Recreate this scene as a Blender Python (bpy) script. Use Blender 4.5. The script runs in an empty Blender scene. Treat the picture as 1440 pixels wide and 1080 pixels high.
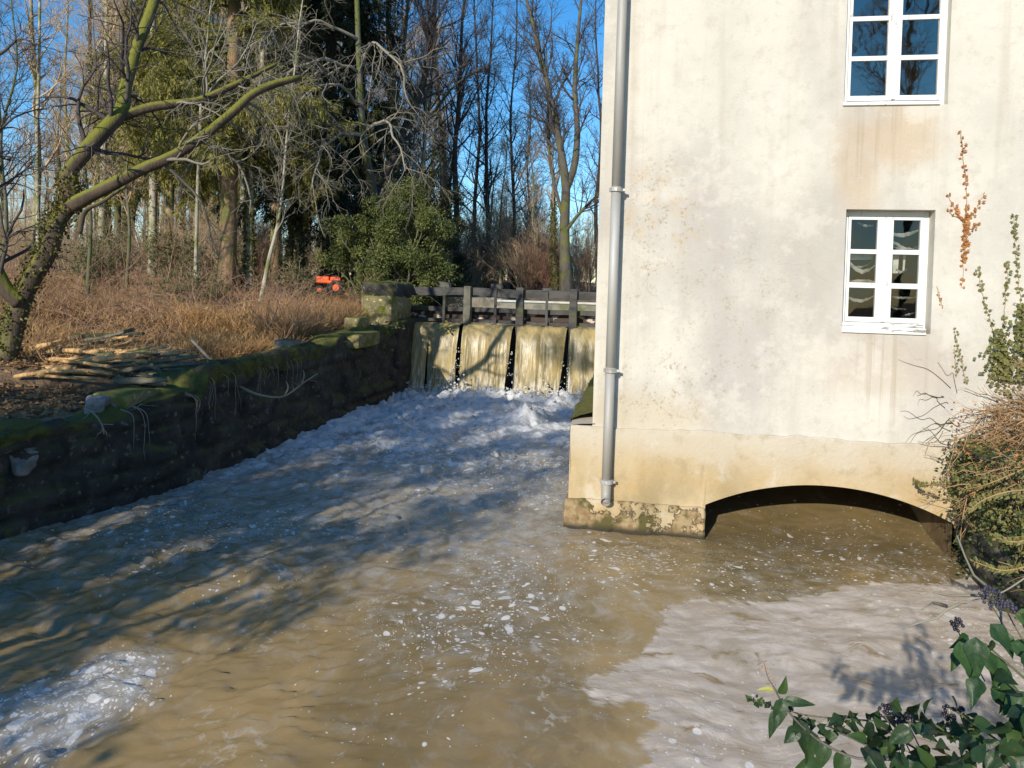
import bpy, math, numpy as np
from mathutils import Vector

rng = np.random.default_rng(11)
SC = bpy.context.scene
COL = SC.collection
A = np.array
R_ = math.radians

# ------------------------------------------------------------------ camera frame
FPX, PPY, EYE = 1040., 427., 2.47            # focal length and principal row of the 1440x1080 picture, eye above the water
PIT, ROL = R_(1.5), 0.027
cF = A([0, math.cos(PIT), -math.sin(PIT)]); cR0 = A([1., 0, 0]); cU0 = A([0, math.sin(PIT), math.cos(PIT)])
cR = math.cos(ROL)*cR0 + math.sin(ROL)*cU0
cU = -math.sin(ROL)*cR0 + math.cos(ROL)*cU0
CAM = A([0, 0, EYE])

def ray(px, py): return cF + cR*(px-720)/FPX + cU*(PPY-py)/FPX
def P(px, py, z=0.):                          # point of a horizontal level seen at a pixel
    d = ray(px, py); return CAM + d*(z-EYE)/d[2]
def PD(px, py, Y):                            # point at distance Y ahead
    d = ray(px, py); return CAM + d*(Y/d[1])

TH = R_(9.8)
D_ = A([math.sin(TH), math.cos(TH), 0]); E_ = A([math.cos(TH), -math.sin(TH), 0]); Z_ = A([0, 0, 1.])
O = A([0.63, 7.518, 0.])                      # water-line corner of the mill
W0 = A([-2.30, 17.33, 0.])                    # left end of the weir lip
def B(u, v, z): return O + E_*u + D_*v + Z_*z
def WB(u, v, z): return W0 + E_*u + D_*v + Z_*z
def FU(px, py, v=0.):
    q = ray(px, py); o = O + D_*v
    X = CAM + q*np.dot(o-CAM, D_)/np.dot(q, D_)
    return X

cam = bpy.data.cameras.new('camera'); camo = bpy.data.objects.new('camera', cam); COL.objects.link(camo)
cam.sensor_width = 36; cam.lens = 36*FPX/1440; cam.shift_y = (PPY-540)/1440
cam.clip_start = 0.05; cam.clip_end = 2000
from mathutils import Matrix
m = Matrix.Identity(4)
for i in range(3):
    m[i][0] = cR[i]; m[i][1] = cU[i]; m[i][2] = -cF[i]; m[i][3] = CAM[i]
camo.matrix_world = m
SC.camera = camo
SC.cycles.max_bounces = 6; SC.cycles.diffuse_bounces = 3; SC.cycles.glossy_bounces = 3; SC.cycles.transparent_max_bounces = 6

# ------------------------------------------------------------------ light
SUN_AZ, SUN_EL = R_(27), R_(23)               # azimuth left of straight behind the camera
to_sun = A([-math.sin(SUN_AZ)*math.cos(SUN_EL), -math.cos(SUN_AZ)*math.cos(SUN_EL), math.sin(SUN_EL)])
sl = bpy.data.lights.new('sun', 'SUN'); sl.energy = 4.5; sl.angle = R_(0.55); sl.color = (1, .91, .78)
so = bpy.data.objects.new('sun', sl); COL.objects.link(so)
so.rotation_euler = Vector(to_sun).to_track_quat('Z', 'Y').to_euler()
w = bpy.data.worlds.new('World'); SC.world = w; w.use_nodes = True
nt = w.node_tree
sk = nt.nodes.new('ShaderNodeTexSky'); sk.sky_type = 'NISHITA'; sk.sun_disc = False
sk.sun_elevation = SUN_EL; sk.sun_rotation = math.atan2(to_sun[0], to_sun[1]); sk.air_density = 1.0; sk.dust_density = .05; sk.ozone_density = 3.5
hs = nt.nodes.new('ShaderNodeHueSaturation'); hs.inputs['Saturation'].default_value = 1.3
nt.links.new(sk.outputs[0], hs.inputs['Color']); nt.links.new(hs.outputs[0], nt.nodes['Background'].inputs[0])
nt.nodes['Background'].inputs[1].default_value = .15
SC.view_settings.view_transform = 'Standard'; SC.view_settings.look = 'None'
SC.view_settings.exposure = 0.28; SC.view_settings.gamma = 1

# ------------------------------------------------------------------ noise
def _h(ix, iy, iz, s):
    n = (ix.astype(np.int64)*374761393 + iy.astype(np.int64)*668265263 + iz.astype(np.int64)*2147483647 + s*974711) & 0xffffffff
    n = ((n ^ (n >> 13))*1274126177) & 0xffffffff
    n = (n ^ (n >> 16)) & 0xffffffff
    return n/4294967295.
def vn(p, s=0):
    p = np.asarray(p, float); i = np.floor(p).astype(np.int64); f = p-i; f = f*f*(3-2*f); o = 0
    for a in (0, 1):
        for b in (0, 1):
            for c in (0, 1):
                wgt = (f[:, 0] if a else 1-f[:, 0])*(f[:, 1] if b else 1-f[:, 1])*(f[:, 2] if c else 1-f[:, 2])
                o = o + wgt*_h(i[:, 0]+a, i[:, 1]+b, i[:, 2]+c, s)
    return o*2-1
def fbm(p, oc=4, s=0, g=.5):
    o = 0; a = 1.; p = np.asarray(p, float)
    for k in range(oc): o = o + a*vn(p, s+k*17); p = p*2.03+3.1; a *= g
    return o
def ss(a, b, x): t = np.clip((x-a)/(b-a), 0, 1); return t*t*(3-2*t)
def nrm(v): return v/np.maximum(np.linalg.norm(v, axis=-1, keepdims=True), 1e-9)
def inpoly(p, poly):                          # signed distance to a polygon, inside positive
    poly = A(poly); x, y = p[:, 0], p[:, 1]; ins = np.zeros(len(p), bool); dmin = np.full(len(p), 1e9)
    for i in range(len(poly)):
        a = poly[i]; b = poly[(i+1) % len(poly)]
        c = ((a[1] > y) != (b[1] > y)) & (x < (b[0]-a[0])*(y-a[1])/((b[1]-a[1]) or 1e-9)+a[0]); ins ^= c
        ab = b-a; t = np.clip(((x-a[0])*ab[0]+(y-a[1])*ab[1])/max(ab@ab, 1e-9), 0, 1)
        dmin = np.minimum(dmin, np.hypot(x-a[0]-t*ab[0], y-a[1]-t*ab[1]))
    return np.where(ins, dmin, -dmin)

# ------------------------------------------------------------------ mesh building
def wloc(o):
    v = Vector((0, 0, 0))
    while o is not None: v = v + o.location; o = o.parent
    return A(v)
def tag(o, label=None, cat=None, group=None, kind=None):
    if label: o['label'] = label
    if cat: o['category'] = cat
    if group: o['group'] = group
    if kind: o['kind'] = kind
    return o
def thing(name, loc, label, cat, group=None, kind=None):
    o = bpy.data.objects.new(name, None); COL.objects.link(o); o.location = loc; o.empty_display_size = .2
    return tag(o, label, cat, group, kind)
def copy_tree(o, parent=None):
    c = o.copy(); COL.objects.link(c); c.parent = parent
    for ch in list(o.children): copy_tree(ch, c)
    return c

class MB:
    def __init__(s): s.v = []; s.q = []; s.t = []; s.n = 0
    def add(s, v, q=None, t=None):
        v = np.asarray(v, float).reshape(-1, 3); s.v.append(v)
        if q is not None and len(q): s.q.append(np.asarray(q, np.int64).reshape(-1, 4)+s.n)
        if t is not None and len(t): s.t.append(np.asarray(t, np.int64).reshape(-1, 3)+s.n)
        s.n += len(v); return s
    def tubes(s, P_, r, k=6, cap=True):
        P_ = np.asarray(P_, float); r = np.asarray(r, float)
        if P_.ndim == 2: P_ = P_[None]; r = r[None]
        T, n, _ = P_.shape
        tg = np.empty_like(P_); tg[:, 1:-1] = P_[:, 2:]-P_[:, :-2]; tg[:, 0] = P_[:, 1]-P_[:, 0]; tg[:, -1] = P_[:, -1]-P_[:, -2]
        tg = nrm(tg); ov = nrm(P_[:, -1]-P_[:, 0])
        ax = np.zeros((T, 3)); ax[np.arange(T), np.argmin(np.abs(ov), axis=1)] = 1
        b1 = nrm(np.cross(tg, ax[:, None, :])); b2 = np.cross(tg, b1)
        an = np.arange(k)*2*np.pi/k
        v = P_[:, :, None, :] + r[:, :, None, None]*(np.cos(an)[None, None, :, None]*b1[:, :, None, :]+np.sin(an)[None, None, :, None]*b2[:, :, None, :])
        base = (np.arange(T)*n*k)[:, None, None]+(np.arange(n-1)*k)[None, :, None]
        j = np.arange(k)[None, None, :]; j2 = (j+1) % k
        q = np.stack([base+j, base+j2, base+k+j2, base+k+j], -1)
        t = []
        if cap and k > 3:
            for e0 in (0, (n-1)*k):
                st = (np.arange(T)*n*k+e0)[:, None]
                jj = np.arange(1, k-1)[None, :]
                tt = np.stack([st+0*jj, st+jj, st+jj+1], -1)
                if e0 == 0: tt = tt[..., ::-1]
                t.append(tt.reshape(-1, 3))
        return s.add(v, q, np.concatenate(t) if t else None)
    def box(s, c, h, ax=None, jit=0.):
        ax = np.eye(3) if ax is None else np.asarray(ax)
        sg = A([[-1, -1, -1], [1, -1, -1], [1, 1, -1], [-1, 1, -1], [-1, -1, 1], [1, -1, 1], [1, 1, 1], [-1, 1, 1]], float)
        v = A(c)+(sg*A(h))@ax
        if jit: v = v+rng.normal(0, jit, v.shape)
        return s.add(v, [[0, 3, 2, 1], [4, 5, 6, 7], [0, 1, 5, 4], [1, 2, 6, 5], [2, 3, 7, 6], [3, 0, 4, 7]])
    def bb(s, u0, u1, v0, v1, z0, z1, F=B, jit=0.):   # box in a rotated local frame
        a = F((u0+u1)/2, (v0+v1)/2, (z0+z1)/2)
        return s.box(a, ((u1-u0)/2, (v1-v0)/2, (z1-z0)/2), A([E_, D_, Z_]), jit)
    def grid(s, V):                            # V (m,n,3)
        m_, n_ = V.shape[:2]
        i = np.arange(m_-1)[:, None]*n_+np.arange(n_-1)[None, :]
        return s.add(V.reshape(-1, 3), np.stack([i, i+1, i+n_+1, i+n_], -1))
    def leaves(s, c, d, n, L, W, fold=.18, mid=.45):     # four-cornered folded leaves
        d = nrm(d); n = nrm(n-(n*d).sum(-1, keepdims=True)*d); b = np.cross(d, n)
        L = np.asarray(L)*np.ones(len(c)); W = np.asarray(W)*np.ones(len(c)); L = L[:, None]; W = W[:, None]
        v = np.stack([c, c+d*L*mid+b*W/2+n*W*fold, c+d*L, c+d*L*mid-b*W/2+n*W*fold], 1)
        i = np.arange(len(c))[:, None]*4
        t = np.concatenate([i+[[0, 1, 2]], i+[[0, 2, 3]]])
        return s.add(v, None, t)
    def ball(s, c, r, nu=8, nv=6, jit=0., sc=(1, 1, 1), seed=0):
        th = np.linspace(0, np.pi, nv+1)[1:-1]; ph = np.arange(nu)*2*np.pi/nu
        v = [[0, 0, 1]]+[[math.sin(a)*math.cos(b), math.sin(a)*math.sin(b), math.cos(a)] for a in th for b in ph]+[[0, 0, -1]]
        v = A(v)
        if jit: v = v*(1+jit*fbm(v*1.7+seed*7.3, 3, seed))[:, None]
        t = [[0, 1+j, 1+(j+1) % nu] for j in range(nu)]; q = []
        for k in range(len(th)-1):
            for j in range(nu):
                a0 = 1+k*nu+j; a1 = 1+k*nu+(j+1) % nu; q.append([a0, a0+nu, a1+nu, a1])
        l = len(v)-1; o_ = 1+(len(th)-1)*nu
        t += [[l, o_+(j+1) % nu, o_+j] for j in range(nu)]
        return s.add(A(c)+v*r*A(sc), q, t)
    def build(s, name, mat, parent=None, smooth=False, origin=None, attrs=None, bevel=0):
        v = np.concatenate(s.v)
        off = wloc(parent) if parent is not None else (A(origin) if origin is not None else np.zeros(3))
        q = np.concatenate(s.q) if s.q else np.zeros((0, 4), np.int64)
        t = np.concatenate(s.t) if s.t else np.zeros((0, 3), np.int64)
        me = bpy.data.meshes.new(name)
        me.vertices.add(len(v)); me.vertices.foreach_set('co', (v-off).astype(np.float32).ravel())
        lo = np.concatenate([q.ravel(), t.ravel()]).astype(np.int32)
        me.loops.add(len(lo)); me.loops.foreach_set('vertex_index', lo)
        nf = len(q)+len(t); me.polygons.add(nf)
        ls = np.concatenate([np.arange(len(q))*4, len(q)*4+np.arange(len(t))*3]).astype(np.int32)
        me.polygons.foreach_set('loop_start', ls)
        me.polygons.foreach_set('use_smooth', np.full(nf, bool(smooth)))
        for k_, val in (attrs or {}).items():
            at = me.attributes.new(k_, 'FLOAT', 'POINT'); at.data.foreach_set('value', np.asarray(val, np.float32))
        me.update(calc_edges=True); me.validate()
        if mat is not None: me.materials.append(mat)
        o = bpy.data.objects.new(name, me); COL.objects.link(o)
        if parent is not None: o.parent = parent
        elif origin is not None: o.location = origin
        if bevel:
            bv = o.modifiers.new('bevel', 'BEVEL'); bv.width = bevel; bv.segments = 2; bv.limit_method = 'ANGLE'
        return o

def spline(pts, n):
    pts = np.asarray(pts, float); k = len(pts)
    if k == 2:
        t = np.linspace(0, 1, n)[:, None]; return pts[0]*(1-t)+pts[1]*t
    p = np.vstack([2*pts[0]-pts[1], pts, 2*pts[-1]-pts[-2]])
    out = []
    for t in np.linspace(0, k-1-1e-6, n):
        i = int(t); f = t-i; a, b, c, d = p[i:i+4]
        out.append(.5*(2*b+(c-a)*f+(2*a-5*b+4*c-d)*f*f+(3*b-a-3*c+d)*f**3))
    return A(out)
def wob(path, amp, sc, s):
    return path+amp*np.stack([vn(path*sc+k*9.1, s+k) for k in range(3)], 1)

# ------------------------------------------------------------------ materials
class G:
    def __init__(s, name):
        s.m = bpy.data.materials.new(name); s.m.use_nodes = True; s.t = s.m.node_tree
        s.b = s.t.nodes['Principled BSDF']; s.out = s.t.nodes['Material Output']
    def n(s, ty, **kw):
        x = s.t.nodes.new('ShaderNode'+ty)
        for k, v in kw.items():
            if k in x.inputs: s.set(x.inputs[k], v)
            else: setattr(x, k, v)
        return x
    def set(s, i, v):
        if hasattr(v, 'is_output') and v.is_output: s.t.links.new(v, i)
        elif isinstance(v, (tuple, list)) and len(v) == 3 and i.type == 'RGBA': i.default_value = (*v, 1)
        else: i.default_value = v
    def pos(s): return s.n('TexCoord').outputs['Object']
    def mapv(s, v, sc=(1, 1, 1), rot=(0, 0, 0), loc=(0, 0, 0)):
        return s.n('Mapping', Vector=v, Scale=sc, Rotation=rot, Location=loc).outputs[0]
    def noise(s, v, sc, det=4, ro=.55, dist=0):
        return s.n('TexNoise', Vector=v, Scale=sc, Detail=det, Roughness=ro, Distortion=dist).outputs[0]
    def vor(s, v, sc, feat='F1', out='Distance', rnd=1.):
        return s.n('TexVoronoi', feature=feat, Vector=v, Scale=sc, Randomness=rnd).outputs[out]
    def ramp(s, f, a, b):                      # smoothstep mask
        x = s.n('MapRange', interpolation_type='SMOOTHSTEP'); s.set(x.inputs[0], f)
        s.set(x.inputs[1], a); s.set(x.inputs[2], b); return x.outputs[0]
    def ma(s, op, a, b=0., c=0.):
        x = s.n('Math', operation=op); s.set(x.inputs[0], a); s.set(x.inputs[1], b); s.set(x.inputs[2], c); return x.outputs[0]
    def mix(s, f, a, b):
        x = s.n('MixRGB'); s.set(x.inputs[0], f); s.set(x.inputs[1], a); s.set(x.inputs[2], b); return x.outputs[0]
    def sep(s, v): return s.n('SeparateXYZ', Vector=v).outputs
    def attr(s, name): return s.n('Attribute', attribute_name=name).outputs['Fac']
    def isl(s): return s.n('NewGeometry').outputs['Random Per Island']
    def nz(s): return s.sep(s.n('NewGeometry').outputs['Normal'])[2]
    def rnd(s): return s.n('ObjectInfo').outputs['Random']
    def bump(s, h, st, dist=.02):
        return s.n('Bump', Height=h, Strength=st, Distance=dist).outputs[0]
    def fin(s, col, rough=.8, normal=None, **kw):
        s.set(s.b.inputs['Base Color'], col); s.set(s.b.inputs['Roughness'], rough)
        if normal is not None: s.set(s.b.inputs['Normal'], normal)
        for k, v in kw.items(): s.set(s.b.inputs[k.replace('_', ' ')], v)
        return s.m

def simple(name, c1, c2, sc=6., rough=.8, bump=.3, det=5, stretch=(1, 1, 1), dist=.02, c3=None, **kw):
    g = G(name); v = g.mapv(g.pos(), stretch)
    f = g.noise(v, sc, det, .6); c = g.mix(g.ramp(f, .32, .68), c1, c2)
    if c3: c = g.mix(g.ramp(g.noise(v, sc*.37, 4), .5, .66), c, c3)
    return g.fin(c, rough, g.bump(g.noise(v, sc*3, det), bump, dist) if bump else None, **kw)
def leafmat(name, c1, c2, c3, rough=.5, trans=.25, mott=0):
    g = G(name); r = g.isl()
    c = g.mix(g.ramp(r, 0, .6), c1, c2); c = g.mix(g.ramp(r, .72, 1.), c, c3)
    c = g.mix(g.ramp(g.noise(g.pos(), .9, 2), .4, .7), c, g.mix(.6, c, c3))
    if mott: c = g.mix(g.ma('MULTIPLY', g.ramp(g.noise(g.pos(), 55, 5, .7), .45, .7), .55), c, c3); c = g.mix(g.ma('MULTIPLY', g.ramp(g.noise(g.pos(), 24, 4, .7), .62, .7), .7), c, (.10, .07, .025))
    g.fin(c, rough, g.bump(g.noise(g.pos(), 70, 4), .5, .003) if mott else None); g.set(g.b.inputs['Specular IOR Level'], .3)
    tr = g.n('BsdfTranslucent', Color=c); mx = g.n('MixShader'); g.set(mx.inputs[0], trans)
    g.t.links.new(g.b.outputs[0], mx.inputs[1]); g.t.links.new(tr.outputs[0], mx.inputs[2]); g.t.links.new(mx.outputs[0], g.out.inputs[0])
    return g.m
def bark(name, c1, c2, moss=None, amt=.5, sc=5., mz=(.0, .6)):
    g = G(name); v = g.mapv(g.pos(), (1, 1, .25))
    f = g.noise(v, sc, 6, .65); c = g.mix(g.ramp(f, .3, .7), c1, c2)
    c = g.mix(g.ramp(g.isl(), .2, 1.), c, g.mix(.5, c, c2))
    if moss:
        k = g.ma('MULTIPLY', g.ramp(g.noise(g.pos(), 2.3, 4), .62-amt*.45, .74-amt*.3), g.ramp(g.nz(), *mz) if mz else 1.)
        c = g.mix(k, c, g.mix(g.noise(g.pos(), 30, 3), moss, tuple(x*1.9 for x in moss)))
    return g.fin(c, .9, g.bump(g.noise(v, sc*3.3, 6, .7), .8, .03))

M = {}
# facade render with damp, rust speckle, grey weathering and soft twig shadows painted in
def facade_mat():
    g = G('mill_render'); p = g.mapv(g.pos(), rot=(0, 0, TH)); x, y, z = g.sep(p)
    u = x
    c = g.mix(g.ramp(g.noise(p, .9, 5), .35, .68), (.585, .555, .478), (.49, .468, .41))
    st = g.noise(g.mapv(p, (5, 5, .35)), 1.2, 5)
    c = g.mix(g.ma('MULTIPLY', g.ramp(st, .5, .75), .38), c, (.38, .34, .27))
    c = g.mix(g.ma('MULTIPLY', g.ramp(g.noise(g.mapv(p, (1, 1, .6), loc=(3, 1, 5)), .75, 5), .44, .66), .8), c, (.39, .365, .335))  # broad grey mottling, painted in for soft shadows of twigs
    def blob(u0, z0, ru, rz):
        a = g.ma('DIVIDE', g.ma('SUBTRACT', u, u0), ru); b = g.ma('DIVIDE', g.ma('SUBTRACT', z, z0), rz)
        q = g.ma('SQRT', g.ma('ADD', g.ma('MULTIPLY', a, a), g.ma('MULTIPLY', b, b)))
        return g.ramp(g.ma('ADD', q, g.ma('MULTIPLY', g.ma('SUBTRACT', g.noise(p, 3, 4), .5), 1.1)), 1.15, .35)
    tan = g.ma('MAXIMUM', blob(2.95, 3.95, .55, .38), g.ma('MULTIPLY', blob(2.68, 3.6, .28, .5), .9))
    c = g.mix(g.ma('MULTIPLY', tan, .5), c, (.46, .32, .17))
    c = g.mix(g.ma('MULTIPLY', blob(2.3, 2.9, .38, 1.0), .35), c, (.36, .33, .28))
    c = g.mix(g.ma('MULTIPLY', blob(3.0, 1.8, .8, .38), .28), c, (.46, .34, .22))
    c = g.mix(g.ma('MULTIPLY', blob(.75, 1.2, .9, .28), .45), c, (.45, .365, .225))
    pr = g.mapv(p, rot=(.6, .8, .4)); sp = g.ramp(g.ma('ADD', g.ma('MULTIPLY', g.noise(pr, 33, 6, .75, .4), .7), g.ma('MULTIPLY', g.noise(pr, 7, 4), .3)), .53, .61)
    zone = g.ma('MAXIMUM', g.ma('MAXIMUM', blob(.8, 3.1, .55, 1.0), blob(1.0, 1.5, .8, .5)), g.ma('MULTIPLY', blob(1.6, 2.2, .9, 1.2), .55))
    c = g.mix(g.ma('MULTIPLY', g.ma('MULTIPLY', sp, zone), .8), c, (.30, .22, .12))
    rust = g.ma('MULTIPLY', g.ma('MULTIPLY', blob(.8, 3.2, .6, .7), g.ramp(g.noise(p, 7, 5), .42, .66)), .32)
    c = g.mix(rust, c, (.50, .36, .19))
    c = g.mix(g.ma('MULTIPLY', g.ramp(g.noise(g.mapv(p, loc=(2, 8, 4)), 9, 6, .7), .5, .7), .4), c, (.40, .36, .29))
    c = g.mix(g.ma('MULTIPLY', g.ramp(g.noise(g.mapv(p, loc=(6, 1, 4)), 2.4, 6, .7), .52, .64), .4), c, (.62, .585, .51))
    drip = g.ramp(g.noise(g.mapv(p, (16, 1, .35)), 1.0, 4, .6), .5, .68)
    dz = g.ma('MAXIMUM', blob(2.95, 3.9, .6, .6), g.ma('MAXIMUM', blob(2.97, 1.75, .55, .6), g.ma('MULTIPLY', blob(.5, 3.6, .35, 3.2), .5)))
    c = g.mix(g.ma('MULTIPLY', g.ma('MULTIPLY', drip, dz), .36), c, (.30, .235, .15))
    wn = g.n('TexNoise', Vector=p, Scale=2.2, Detail=5); ws = g.n('VectorMath', operation='SCALE'); g.set(ws.inputs[0], wn.outputs['Color']); ws.inputs['Scale'].default_value = .5
    wa = g.n('VectorMath', operation='ADD', Vector=p); g.t.links.new(ws.outputs[0], wa.inputs[1])
    cr = g.ramp(g.vor(wa.outputs[0], .8, 'DISTANCE_TO_EDGE'), .005, 0)
    c = g.mix(g.ma('MULTIPLY', g.ma('MULTIPLY', cr, g.ramp(g.noise(p, .9, 3), .5, .62)), .2), c, (.22, .18, .13))
    h = g.ma('ADD', g.noise(p, 55, 4, .6), g.ma('MULTIPLY', g.noise(p, 4, 4), 1.4))
    return g.fin(c, .92, g.bump(h, .5, .008))
M['facade'] = facade_mat()
def plinth_mat(peel):
    g = G('plinth_peeling' if peel else 'plinth_render'); p = g.mapv(g.pos(), rot=(0, 0, TH)); u, y, z = g.sep(p)
    c = g.mix(g.ramp(g.noise(p, 1.7, 5), .35, .7), (.42, .305, .15), (.48, .385, .235))
    c = g.mix(g.ma('MULTIPLY', g.ramp(g.ma('ADD', z, g.ma('MULTIPLY', g.ma('SUBTRACT', g.noise(p, 2.2, 4), .5), .6)), .5, 1.05), .85), c, (.50, .455, .365))
    c = g.mix(g.ma('MULTIPLY', g.ramp(g.noise(p, 5, 6, .65), .5, .72), .55), c, (.30, .225, .125))
    c = g.mix(g.ma('MULTIPLY', g.ramp(g.noise(g.mapv(p, loc=(7, 2, 1)), 2.6, 6, .7), .55, .68), .6), c, (.54, .49, .40))
    gr = g.ma('MULTIPLY', g.ramp(g.noise(g.mapv(p, (1, 1, .5)), 2, 4), .46, .7), g.ramp(z, .9, .2))
    c = g.mix(g.ma('MULTIPLY', gr, .8), c, (.25, .20, .10))
    h = g.noise(p, 26, 5, .65)
    if peel:
        lim = g.ma('SUBTRACT', g.ma('ADD', .31, g.ma('MULTIPLY', g.ramp(u, .32, 0.0), .5)), z)
        k = g.ramp(g.ma('ADD', g.noise(p, 5.5, 6, .65), g.ma('MULTIPLY', lim, .55)), .525, .56)
        st = g.mix(g.ramp(g.noise(p, 14, 5), .35, .65), (.20, .13, .06), (.33, .25, .13))
        st = g.mix(g.ramp(g.noise(p, 4, 3), .52, .6), st, (.085, .075, .02))
        c = g.mix(k, c, st)
        ed = g.ramp(g.ma('ABSOLUTE', g.ma('SUBTRACT', g.ma('ADD', g.noise(p, 5.5, 6, .65), g.ma('MULTIPLY', lim, .55)), .54)), .03, 0)
        c = g.mix(g.ma('MULTIPLY', ed, .7), c, (.07, .05, .025))
        c = g.mix(g.ramp(z, .09, .01), c, (.035, .028, .015))
        h = g.ma('SUBTRACT', h, g.ma('MULTIPLY', k, 2.2))
    return g.fin(c, .9, g.bump(h, .7, .012))
M['plinth'] = plinth_mat(False); M['peel'] = plinth_mat(True)
M['white'] = None
g = G('old_white_paint'); p = g.pos()
k = g.ramp(g.noise(g.mapv(p, (1, 1, .35)), 16, 6, .7), .60, .68)
M['white'] = g.fin(g.mix(k, g.mix(g.noise(p, 9), (.62, .635, .60), (.74, .75, .72)), (.34, .33, .30)), .55, g.bump(g.noise(p, 50), .3, .004))
g = G('flaking_white_paint'); p = g.mapv(g.pos(), rot=(0, 0, TH))
k = g.ramp(g.noise(g.mapv(p, (.25, 1, 1.6)), 13, 6, .7), .52, .57)
M['flake'] = g.fin(g.mix(k, (.80, .80, .75), (.26, .24, .21)), .6, g.bump(k, -.6, .006))
M['zinc'] = simple('zinc', (.44, .44, .41), (.31, .30, .275), 3, .6, .12, 5, (1, 1, .2), Metallic=.15, c3=(.36, .33, .27))
M['rim'] = simple('zinc_joint', (.52, .52, .5), (.30, .28, .24), 12, .5, .2, Metallic=.3)
M['interior'] = simple('dark_room', (.10, .085, .07), (.07, .06, .05), 2, .9, 0)
M['cloth'] = simple('grey_net_curtain', (.62, .59, .55), (.45, .43, .40), 14, .9, .3)
M['roof'] = simple('roof_tile', (.22, .09, .05), (.30, .14, .08), 8, .9, .5)
def glassmat(name, ior, rough, tint=(1, 1, 1)):
    g = G(name); fr = g.n('Fresnel', IOR=ior, Normal=g.bump(g.noise(g.pos(), 3, 2), .06, .02))
    gl = g.n('BsdfGlossy', Color=tint, Roughness=rough, Normal=g.bump(g.noise(g.pos(), 2.5, 2), .05, .03)); tr = g.n('BsdfTransparent', Color=(.8, .85, .83))
    mx = g.n('MixShader'); g.set(mx.inputs[0], fr.outputs[0]); g.t.links.new(tr.outputs[0], mx.inputs[1]); g.t.links.new(gl.outputs[0], mx.inputs[2])
    g.t.links.new(mx.outputs[0], g.out.inputs[0]); return g.m
M['glass'] = glassmat('old_pane', 1.6, .02); M['glass_sky'] = glassmat('upper_pane', 2.9, .02, (1, .92, .78))
M['mosswall'] = simple('patchy_moss', (.03, .034, .008), (.10, .105, .016), 7, .95, 1., 7, dist=.04, c3=(.045, .038, .028))  # moss darkened in colour for the wall's shade, with bare stone patches
M['moss'] = simple('moss', (.085, .09, .010), (.17, .165, .022), 22, .95, 1., 6, dist=.03, c3=(.16, .12, .035))
def stonemat(name, c1, c2, mossamt, mz=(.2, .8), mb_=1.):
    g = G(name); p = g.pos()
    c = g.mix(g.ramp(g.noise(p, 3, 6, .65), .3, .7), c1, c2)
    c = g.mix(g.ramp(g.noise(p, 11, 4), .58, .7), c, tuple(x*2.2 for x in c2))
    k = g.ma('MAXIMUM', g.ma('MULTIPLY', g.ramp(g.nz(), *mz), g.ramp(g.noise(p, 2, 4), .62-mossamt*.4, .72-mossamt*.4)), g.ramp(g.noise(p, 3.3, 5), .86-mossamt*.36, .98-mossamt*.38))
    c = g.mix(k, c, g.mix(g.noise(p, 25, 4), tuple(x*mb_ for x in (.05, .06, .008)), tuple(x*mb_ for x in (.13, .125, .02))))
    return g.fin(c, .93, g.bump(g.noise(p, 14, 6, .7), .9, .04))
M['wallstone'] = stonemat('channel_masonry', (.016, .015, .012), (.066, .06, .048), .72)
M['block'] = stonemat('weathered_block', (.16, .145, .11), (.26, .235, .18), .5)
M['mossblock'] = stonemat('mossy_block', (.15, .135, .07), (.26, .22, .10), .95, mb_=1.45)
M['palestone'] = simple('pale_lichen_stone', (.24, .235, .225), (.13, .125, .11), 9, .9, .9)
M['wetwood'] = simple('wet_dark_oak', (.022, .020, .020), (.055, .050, .045), 5, .6, .7, 6, (1, 1, .2), c3=(.05, .055, .018))
M['beamwood'] = simple('grey_weathered_oak', (.028, .027, .028), (.075, .072, .068), 5, .8, .8, 6, (.25, 1, 1), c3=(.07, .07, .03))
M['postwood'] = simple('mossy_oak_post', (.10, .095, .07), (.17, .165, .12), 5, .85, .8, 6, (1, 1, .25), c3=(.085, .09, .03))
g = G('flaked_gate_board'); p = g.mapv(g.pos(), rot=(0, 0, TH))
k = g.ramp(g.noise(g.mapv(p, (1, 1, 1.6)), 4.5, 4, .6), .55, .60)
M['flakeboard'] = g.fin(g.mix(k, (.055, .035, .028), (.52, .45, .38)), .8)
M['iron'] = simple('rusty_iron', (.06, .05, .045), (.10, .07, .05), 12, .7, .4)
M['concrete'] = simple('weathered_concrete', (.17, .165, .13), (.26, .25, .20), 4, .9, .5, c3=(.12, .13, .06))
M['palebar'] = simple('pale_handrail', (.52, .54, .50), (.40, .42, .38), 4, .6, .2)
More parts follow.
